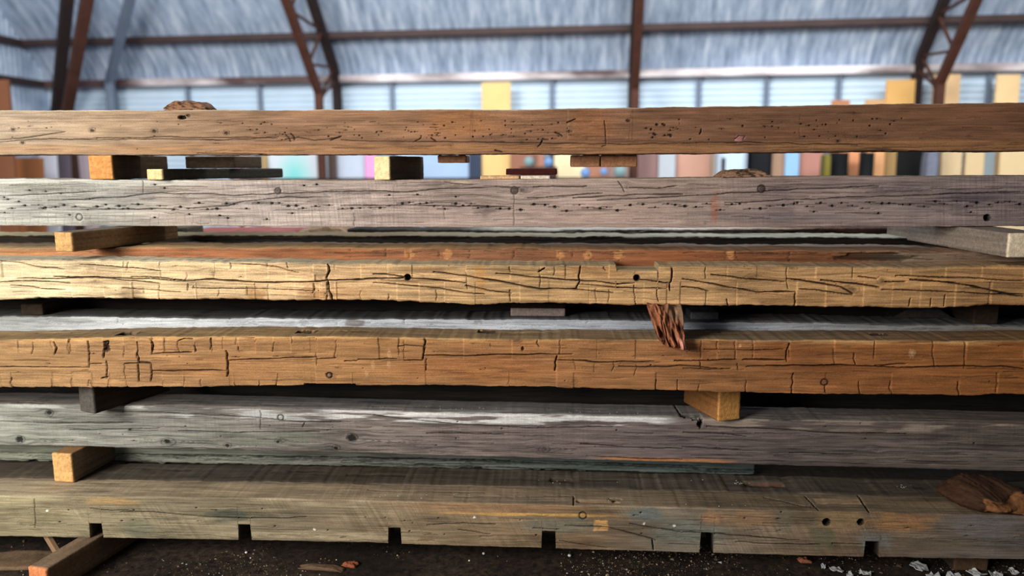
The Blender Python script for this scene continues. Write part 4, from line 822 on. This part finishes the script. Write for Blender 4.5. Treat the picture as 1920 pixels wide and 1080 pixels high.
# ================================================================== spacers, chips
def slab(nx, ny, nz, w, l, h, seed, rough=.0015, rnd=.004, deform=None):
    idx = {}; V = []; F = []
    def vid(i, j, k):
        q = (i, j, k)
        if q not in idx: idx[q] = len(V); V.append([i / nx, j / ny, k / nz])
        return idx[q]
    for i in range(nx):
        for j in range(ny):
            F.append([vid(i, j, 0), vid(i, j + 1, 0), vid(i + 1, j + 1, 0), vid(i + 1, j, 0)]); F.append([vid(i, j, nz), vid(i + 1, j, nz), vid(i + 1, j + 1, nz), vid(i, j + 1, nz)])
        for k in range(nz):
            F.append([vid(i, 0, k), vid(i + 1, 0, k), vid(i + 1, 0, k + 1), vid(i, 0, k + 1)]); F.append([vid(i, ny, k), vid(i, ny, k + 1), vid(i + 1, ny, k + 1), vid(i + 1, ny, k)])
    for j in range(ny):
        for k in range(nz):
            F.append([vid(0, j, k), vid(0, j, k + 1), vid(0, j + 1, k + 1), vid(0, j + 1, k)]); F.append([vid(nx, j, k), vid(nx, j + 1, k), vid(nx, j + 1, k + 1), vid(nx, j, k + 1)])
    T = np.array(V); P_ = T * np.array([w, l, h]) - np.array([w / 2, 0, 0]); dim = np.array([w, l, h]); lo = np.array([-w / 2, 0, 0])
    q = np.clip(P_, lo + rnd, lo + dim - rnd); d = P_ - q; n = np.linalg.norm(d, axis=1)[:, None] + 1e-9; N_ = d / n; P_ = q + N_ * rnd
    if rough: P_ = P_ + N_ * ((noise3(P_, 90, seed) - .5) * 2 * rough)[:, None]
    if deform: P_ = deform(P_, T)
    return P_, np.array(F), T, N_
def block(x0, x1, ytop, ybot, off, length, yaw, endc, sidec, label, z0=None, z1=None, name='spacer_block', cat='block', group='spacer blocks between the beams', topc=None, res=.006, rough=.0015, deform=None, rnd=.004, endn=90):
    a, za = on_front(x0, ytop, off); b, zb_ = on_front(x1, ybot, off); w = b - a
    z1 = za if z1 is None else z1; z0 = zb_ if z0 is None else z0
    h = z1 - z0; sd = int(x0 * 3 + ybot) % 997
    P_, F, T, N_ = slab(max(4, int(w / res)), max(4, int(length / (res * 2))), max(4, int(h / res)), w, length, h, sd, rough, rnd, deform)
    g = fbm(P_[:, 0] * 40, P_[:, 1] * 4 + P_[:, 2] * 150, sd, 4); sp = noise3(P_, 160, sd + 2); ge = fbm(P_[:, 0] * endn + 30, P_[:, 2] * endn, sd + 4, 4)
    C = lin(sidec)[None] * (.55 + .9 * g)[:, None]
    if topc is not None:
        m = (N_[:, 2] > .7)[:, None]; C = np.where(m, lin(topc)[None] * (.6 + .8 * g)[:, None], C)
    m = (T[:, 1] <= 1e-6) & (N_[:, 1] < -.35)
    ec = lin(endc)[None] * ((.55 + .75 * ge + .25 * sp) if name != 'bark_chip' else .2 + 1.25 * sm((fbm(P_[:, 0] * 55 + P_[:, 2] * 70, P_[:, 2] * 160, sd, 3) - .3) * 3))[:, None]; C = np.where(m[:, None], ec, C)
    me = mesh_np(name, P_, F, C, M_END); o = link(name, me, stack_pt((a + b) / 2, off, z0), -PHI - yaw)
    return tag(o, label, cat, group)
R_ = math.radians
def sx(px, off): return on_front(px, 400, off)[0]
# between beams 1 and 2
def gap12(px, off=.26): s_ = sx(px, off); return b2.z_top(s_), b1.z_bot(s_)
lo, hi = gap12(188); block(163, 214, 294, 337, .25, .42, R_(6), (216, 150, 84), (74, 54, 32), 'orange-ended block in the left of the top gap', lo, hi)
lo, hi = gap12(290); block(268, 310, 313, 337, .24, .75, R_(24), (238, 206, 146), (62, 58, 48), 'low cream-ended piece beside the orange-ended block', lo, lo + .048)
block(345, 442, 297, 313, .58, .3, R_(4), (84, 66, 48), (84, 66, 48), 'dark board lying across the low cream-ended piece', lo + .05, hi, name='spacer_board')
lo, hi = gap12(716); block(697, 734, 299, 338, .25, .26, R_(26), (250, 220, 164), (92, 78, 60), 'cream-ended block under the middle of the top beam', lo, hi - .006)
lo, hi = gap12(848); block(820, 874, 290, 305, .40, .16, 0, (176, 124, 86), (120, 84, 58), 'thin brown end piece hanging under the top beam above the blue panel', hi - .034, hi, name='end_piece', cat='wood piece', group='wood end pieces under the top beam')
lo, hi = gap12(1100); block(1071, 1125, 290, 312, .40, .16, 0, (190, 134, 96), (130, 90, 62), 'left of the two thick brown end pieces under the top beam', hi - .053, hi, name='end_piece', cat='wood piece', group='wood end pieces under the top beam')
block(1127, 1195, 290, 312, .40, .16, 0, (196, 138, 98), (130, 90, 62), 'right of the two thick brown end pieces under the top beam', hi - .053, hi, name='end_piece', cat='wood piece', group='wood end pieces under the top beam')
lo, hi = gap12(965); block(900, 974, 330, 337, .30, .12, 0, (232, 186, 136), (150, 116, 84), 'thin tan shim lying on the second beam, left half of the pair', lo - .003, lo + .013, name='shim', cat='shim', group='shims on the second beam', endn=200)
block(976, 1032, 330, 337, .30, .12, 0, (240, 222, 200), (150, 116, 84), 'thin whitish shim lying on the second beam, right of the tan one', lo - .003, lo + .014, name='shim', cat='shim', group='shims on the second beam', endn=200)
block(948, 1044, 317, 329, .45, .1, R_(2), (74, 26, 18), (50, 22, 16), 'dark red-brown strip lying above the two shims', lo + .015, lo + .044, name='dark_strip', cat='strip', group=None)
# bark chips
def chipdef(seed, jag=.35, tz=.5):
    def f(P_, T):
        n = (noise2(T[:, 0] * 7, T[:, 1] * 3, seed) - .5); e = 1 - tz * np.maximum(0, np.abs(T[:, 0] - .5) * 2 - .55) / .45
        P_ = P_.copy(); P_[:, 2] *= np.clip(e + n * jag, .12, 1.2); P_[:, 0] += (noise2(T[:, 2] * 5 + 3, T[:, 1] * 5, seed + 2) - .5) * .02; return P_
    return f
s_ = sx(345, .26); block(304, 388, 190, 208, .28, .09, R_(5), (124, 88, 62), (112, 80, 58), 'jagged brown bark chip on top of the topmost beam', b1.z_top(s_) - .002, b1.z_top(s_) + .036, name='bark_chip', cat='wood chip', group='bark chips on the beams', deform=chipdef(3, .5, .6), res=.003, endn=260)
s_ = sx(1400, .26); block(1352, 1448, 317, 333, .258, .12, R_(-4), (150, 116, 90), (140, 106, 80), 'split wood chip on the second beam near the white box', b2.z_top(s_) - .002, b2.z_top(s_) + .032, name='bark_chip', cat='wood chip', group='bark chips on the beams', deform=chipdef(8, .25, .8), res=.003, endn=200)
# between beams 2 and 3
s_ = sx(118, .04); zt3 = 0; zc = c32.z_top(s_); zb2 = b2.z_bot(s_)
block(96, 141, 432, 475, -.04, .6, R_(16), (205, 158, 100), (128, 96, 62), 'block with rough orange end below the left of the second beam', max(b3.z_top(s_), c32.z_top(s_)) + .001, zb2 - .001, topc=(110, 96, 78))
s_ = sx(1900, .05); block(1891, 1968, 432, 482, -.04, .9, R_(-5), (255, 232, 196), (140, 126, 112), 'long pale-ended block at the right edge under the second beam', max(b3.z_top(s_), c32.z_top(s_)) + .001, b2.z_bot(s_) - .001)
# red painted board and grey lump deep in the gap
zt_ = on_front(500, 433, 1.2)[1]
block(345, 552, 428, 437, 1.15, .35, 0, (120, 58, 52), (130, 66, 60), 'red painted board lying deep behind the left of the second beam', zt_ - .03, zt_, name='painted_board', cat='board', group=None, topc=(138, 76, 70))
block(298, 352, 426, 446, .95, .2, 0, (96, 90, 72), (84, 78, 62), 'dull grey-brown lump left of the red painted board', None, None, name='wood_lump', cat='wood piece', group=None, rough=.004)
block(558, 655, 426, 440, 1.2, .2, 0, (170, 140, 110), (130, 104, 80), 'splintered tan piece right of the red painted board', None, None, name='splintered_piece', cat='wood piece', group=None, deform=chipdef(12, .6, .7), endn=150)
# between beams 3 and 4
zc = lambda px: c42.z_top(sx(px, .3))
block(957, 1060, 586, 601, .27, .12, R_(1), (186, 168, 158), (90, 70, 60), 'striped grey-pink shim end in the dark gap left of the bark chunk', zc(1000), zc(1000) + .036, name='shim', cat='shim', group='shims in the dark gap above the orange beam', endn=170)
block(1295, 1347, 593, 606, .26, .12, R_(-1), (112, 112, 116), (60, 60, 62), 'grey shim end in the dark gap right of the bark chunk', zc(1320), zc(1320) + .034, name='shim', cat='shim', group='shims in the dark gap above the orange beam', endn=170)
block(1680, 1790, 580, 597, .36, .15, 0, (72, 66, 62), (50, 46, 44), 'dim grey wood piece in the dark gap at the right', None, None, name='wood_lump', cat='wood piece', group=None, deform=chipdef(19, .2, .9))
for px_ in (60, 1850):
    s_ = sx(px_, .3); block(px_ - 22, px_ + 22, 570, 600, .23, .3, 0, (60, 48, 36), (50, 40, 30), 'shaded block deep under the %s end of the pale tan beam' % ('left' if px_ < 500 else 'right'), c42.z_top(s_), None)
# bark chunk in front of beam 4
def chunk():
    a, z1 = on_front(1216, 574, -.035); b, z0 = on_front(1279, 651, -.035)
    w = b - a; h = z1 - z0
    def df(P_, T):
        P_ = P_.copy(); t = T[:, 2]; P_[:, 0] = P_[:, 0] * (.78 + .2 * t) + (.5 - t) * .035 + .012
        rid = noise2(T[:, 0] * 9 + t * 3, t * 2.2, 5); rid2 = noise2(T[:, 0] * 22, t * 6, 6)
        P_[:, 1] += np.where(T[:, 1] < .5, (.5 - rid) * .05 + (.5 - rid2) * .018, 0) + (1 - t) * -.02
        P_[:, 2] += (noise2(T[:, 0] * 5, T[:, 1] * 3, 9) - .5) * .03 - np.where(T[:, 0] < .5, (.5 - T[:, 0]) * .05 * (1 - t), 0) * -1
        return P_
    P_, F, T, N_ = slab(44, 14, 56, w, .11, h, 5, .0015, .006, df)
    rid = noise2(T[:, 0] * 9 + T[:, 2] * 3, T[:, 2] * 2.2, 5); rid2 = noise2(T[:, 0] * 22, T[:, 2] * 6, 6); g = fbm(T[:, 0] * 14 + T[:, 2] * 4, T[:, 2] * 9, 7, 4)
    ca = lin((178, 112, 76)); cb = lin((70, 34, 24)); cp = lin((222, 150, 126)); cg = lin((140, 108, 82))
    m = sm((rid * .6 + rid2 * .4 - .3) * 3)[:, None]; C = cb * (1 - m) + ca * m
    k = (sm((T[:, 0] - .45) * 5) * sm((T[:, 2] - .55) * 5))[:, None]; C = C * (1 - k) + cg * k
    k = (sm((T[:, 0] - .6) * 5) * sm((.35 - T[:, 2]) * 5))[:, None]; C = C * (1 - k) + cp * k; C = C * (.6 + .8 * g)[:, None]
    return tag(link('bark_chunk', mesh_np('bark_chunk', P_, F, C, M_END), stack_pt((a + b) / 2, -.035, z0), -PHI), 'reddish twisted bark chunk hanging over the orange-brown beam', 'bark')
chunk()
# between beams 4 and 5
s_ = sx(165, .2); block(140, 184, 735, 772, .105, .4, R_(24), (92, 86, 78), (60, 46, 36), 'dark grey block under the left of the orange-brown beam', b5.z_top(s_), b4.z_bot(s_))
s_ = sx(1367, .2); block(1345, 1391, 738, 782, .185, .3, R_(-20), (224, 160, 88), (150, 100, 54), 'bright yellow-orange ended block under the right of the orange-brown beam', b5.z_top(s_) + .001, b4.z_bot(s_), rough=.002)
# between beams 5 and 6
s_ = sx(118, .2); block(95, 139, 851, 900, .14, .5, R_(6), (228, 176, 112), (134, 112, 88), 'yellow-ended block under the left of the weathered grey beam', max(b6.z_top(s_), c62.z_top(s_)) + .001, b5.z_bot(s_) - .001, topc=(140, 104, 66))
s_ = sx(1880, 0); block(1838, 1945, 888, 972, -.02, .26, R_(-14), (136, 90, 54), (70, 46, 30), 'rough dark brown chunk at the right edge on the notched beam', b6.z_top(s_) + .001, b5.z_bot(s_) - .001, rough=.010, rnd=.045, endn=30, deform=lambda P_, T: P_ + np.stack([.06 * (noise2(T[:, 2] * 2.3 + 4, T[:, 1] * 2, 61) - .5), .09 * (noise2(T[:, 0] * 3, T[:, 2] * 2.5, 62) - .5) * (1 - T[:, 1]), -.03 * noise2(T[:, 0] * 2.5, T[:, 1] * 2 + 3, 63) * T[:, 2]], -1))
# ground sleepers
for px_, lb in ((70, 'orange-ended wet sleeper on the ground below the left of the stack'),):
    s_ = sx(70, -.25); a, _ = on_front(47, 1060, -.26); b, _ = on_front(92, 1060, -.26); zb6 = b6.z_bot(sx(150, 0))
    o = block(47, 92, 1052, 1092, -.26, 1.2, R_(12), (226, 138, 88), (120, 92, 68), lb, .0, zb6 - .001, name='ground_sleeper', cat='sleeper', group='sleepers on the ground', topc=(124, 102, 80), res=.008)
block(-460, -410, 1000, 1060, -.02, 1.0, 0, (120, 90, 60), (90, 70, 50), 'sleeper', .0, b6.z_bot(-2.4) - .001, name='ground_sleeper') if False else None
s_ = on_front(1830, 1060, .05)[0]; block(1790, 1850, 1052, 1092, .1, .8, 0, (90, 66, 48), (70, 54, 42), 'dark sleeper on the ground under the right end of the notched beam', 0.0, b6.z_bot(s_) - .001, name='ground_sleeper', cat='sleeper', group='sleepers on the ground')
# thin slanted stick leaning beneath the left of the stack
a = on_front(66, 1037, -.02); b = on_front(88, 1006, .06)
tag(bars('slanted_stick', [(stack_pt(sx(60, 0), -.02, .0), stack_pt(b[0], .05, b6.z_bot(b[0])), .022, .03)], plain_mat('stick', (150, 120, 88))), 'short slanted stick leaning beside the orange-ended sleeper', 'stick')
# flat scraps on the ground
def scrap(x, y, w, l, yaw, c, lb):
    u, o_ = on_level(x, y, .012); P_, F, T, N_ = slab(16, 10, 3, w, l, .016, int(x), .002, .003, chipdef(int(x), .5, .6))
    C = lin(c)[None] * (.6 + .8 * fbm(T[:, 0] * 3, T[:, 1] * 30, 3))[:, None]
    tag(link('wood_scrap', mesh_np('wood_scrap', P_, F, C, M_END), stack_pt(u, o_, 0.0), -PHI - yaw), lb, 'wood scrap', 'wood scraps on the ground')
scrap(600, 1066, .2, .035, R_(5), (104, 80, 58), 'long splinter of brown wood on the ground below the notched beam')
scrap(20, 1066, .3, .16, R_(-5), (110, 88, 66), 'flat brown scrap on the ground at the bottom left corner')
scrap(652, 1060, .06, .04, R_(15), (150, 84, 54), 'small reddish scrap on the ground left of centre')
scrap(1512, 1052, .05, .03, 0, (180, 110, 80), 'small pinkish scrap on the ground under the right of the notched beam')
# pale leaf-like flakes at lower right
def flake(x, y, r, lb, k):
    u, o_ = on_level(x, y, 0.02); V = [[0, 0, .012]]; n = 11
    rr_ = np.random.RandomState(k)
    for ring, q in ((1, .55), (2, 1.0)):
        for i in range(n):
            t = 2 * math.pi * i / n; q2 = q * r * rr_.uniform(.6, 1.15); V.append([q2 * math.cos(t), q2 * math.sin(t), .008 + rr_.uniform(-.004, .006) * ring])
    F = [[0, 1 + i, 1 + (i + 1) % n, 1 + (i + 1) % n] for i in range(n)]; V2 = np.array(V); V2[:, 2] -= V2[:, 2].min()
    F3 = [[0, 1 + i, 1 + (i + 1) % n] for i in range(n)]; F4 = []
    for i in range(n): F4 += [[1 + i, 1 + n + i, 1 + n + (i + 1) % n], [1 + i, 1 + n + (i + 1) % n, 1 + (i + 1) % n]]
    bot = V2.copy(); bot[:, 2] -= .0; N0 = len(V2); VV = np.vstack([V2 + [0, 0, .004], V2]); FF = F3 + F4 + [[c + N0, b_ + N0, a_ + N0] for a_, b_, c in F3 + F4]
    for i in range(n): FF += [[1 + n + i, 1 + n + i + N0, 1 + n + (i + 1) % n + N0], [1 + n + i, 1 + n + (i + 1) % n + N0, 1 + n + (i + 1) % n]]
    tag(link('pale_flake', mesh_np('pale_flake', VV, FF, mat=M_FLK, smooth=False), stack_pt(u, o_, 0)), lb, 'debris', 'pale torn flakes on the ground at lower right')
M_FLK = plain_mat('pale_flake', (185, 185, 182), .8, 0, .3, 40)
for k, (x, y, r) in enumerate(((1722, 1058, .042), (1752, 1076, .03), (1568, 1062, .03), (1545, 1058, .012), (1622, 1070, .025), (1830, 1070, .04), (1868, 1074, .03), (1900, 1066, .025), (1595, 1075, .02), (1790, 1076, .03))):
    flake(x, y, r, ['largest pale torn flake on the ground at lower right', 'pale flake just in front of the largest one', 'pale flake below the two dark peg holes', 'tiny pale flake left of the peg hole flake', 'small pale flake below the rightmost square notch', 'pale flake near the lower right corner', 'pale flake beside the one at the lower right corner', 'pale flake at the far right bottom edge', 'small pale flake between peg holes and notch, nearest', 'pale flake halfway between the largest one and the corner'][k], k)
for k, (x, y, r) in enumerate(((462, 1037, .007), (470, 1047, .004), (907, 1039, .007), (880, 1052, .005), (1068, 1043, .009), (1155, 1047, .004))):
    u, o_ = on_level(x, y, 0); tag(lathe('white_pebble', [(.0005, 0), (r * .8, r * .1), (r, r * .5), (r * .7, r), (.0005, r * 1.1)], plain_mat('white_stone', (240, 238, 230), .7, 0, .05), stack_pt(u, o_, 0), seg=9),
        ['white pebble on the ground below the second notch', 'tiny white pebble nearer than its neighbour below the second notch', 'white pebble on the ground left of the fourth notch', 'small white pebble nearer the bottom edge, left of centre', 'larger white pebble right of the fourth notch', 'tiny white pebble far right of the fourth notch'][k], 'pebble', 'white pebbles under the notched beam')
# gravel and chips: countless
r = np.random.RandomState(3); N_G = 70000
u = r.uniform(-2.6, 3.0, N_G); o_ = r.uniform(-.35, .9, N_G); dens = fbm(u * 2.2, o_ * 3, 55, 3); keep = (dens + .12 * (u > .2)) > r.uniform(.4, .75, N_G); keep &= ~((u < -1.6) & (o_ < .3) & (r.rand(N_G) < .8))
u = u[keep]; o_ = o_[keep]; n = len(u); sz = r.gamma(1.6, .0014, n) + .0009
tet = np.array([[1, 0, -.3], [-.5, .8, -.3], [-.6, -.8, -.3], [0, 0, 1.0], [.3, .5, .7], [-.3, -.2, .9]]) ; faces = np.array([[0, 4, 3], [0, 1, 4], [1, 3, 4], [1, 2, 3], [2, 5, 3], [2, 0, 5], [0, 3, 5], [0, 2, 1]])
th = r.uniform(0, 6.28, n); V = np.zeros((n, 6, 3)); stretch = r.uniform(.4, 1.4, (n, 1)); flat = r.uniform(.25, .8, (n, 1))
lx = tet[None, :, 0] * sz[:, None] * stretch * r.uniform(.7, 1.3, (n, 6)); ly = tet[None, :, 1] * sz[:, None] * r.uniform(.7, 1.3, (n, 6)); lz = (tet[None, :, 2] + .3) * sz[:, None] * flat
V[:, :, 0] = u[:, None] + lx * np.cos(th)[:, None] - ly * np.sin(th)[:, None]; V[:, :, 1] = o_[:, None] + lx * np.sin(th)[:, None] + ly * np.cos(th)[:, None]; V[:, :, 2] = lz - .0005
F = (faces[None] + 6 * np.arange(n)[:, None, None]).reshape(-1, 3)
pal = lin(np.array([(150, 132, 108), (96, 78, 58), (205, 200, 190), (120, 96, 66), (70, 56, 44), (180, 160, 128)])); C = np.repeat(pal[r.choice(6, n, p=[.2, .28, .05, .2, .22, .05])], 6, 0)
tag(link('gravel', mesh_np('gravel', V.reshape(-1, 3), F, C, M_END, smooth=False), stack_pt(0, 0, 0), -PHI), 'scattered gravel and wood chips on the dark ground under the stack', 'gravel', kind='stuff')

# pale crumbs of mortar and sawdust lying on the lower beams
r = np.random.RandomState(9); V = []; F = []
for tb, x, y, sxp, syp, k_ in ((b5, 885, 766, 40, 3, 14), (b5, 1100, 772, 30, 3, 8), (b5, 760, 764, 60, 4, 8), (b5, 1200, 775, 60, 3, 5), (b6, 1330, 948, 160, 4, 9), (b6, 700, 930, 200, 5, 9), (c62, 1390, 905, 18, 3, 10), (c62, 1318, 902, 20, 5, 4), (c62, 1690, 912, 14, 3, 12), (c62, 1100, 903, 90, 5, 6)):
    for _ in range(k_):
        px_, py_ = x + r.normal(0, sxp * .6), y + r.normal(0, syp * .5); zt_ = float(np.interp(on_front(px_, py_, tb.off)[0], tb.S, tb.zt))
        u_, v_ = on_level(px_, py_, zt_)
        if not (tb.off + .006 < v_ < tb.off + tb.depth - .006): continue
        q = r.uniform(.0014, .0042); n0 = len(V)
        for c in tet: V.append([u_ + c[0] * q * r.uniform(.7, 1.3), v_ + c[1] * q * r.uniform(.7, 1.3), zt_ + (c[2] + .3) * q * .7 - .0004])
        F += [[a_ + n0 for a_ in f_] for f_ in faces]
tag(link('pale_crumbs', mesh_np('pale_crumbs', V, F, mat=plain_mat('crumb', (232, 228, 216)), smooth=False), stack_pt(0, 0, 0), -PHI), 'pale crumbs scattered on the tops of the lower beams', 'crumbs', kind='stuff')
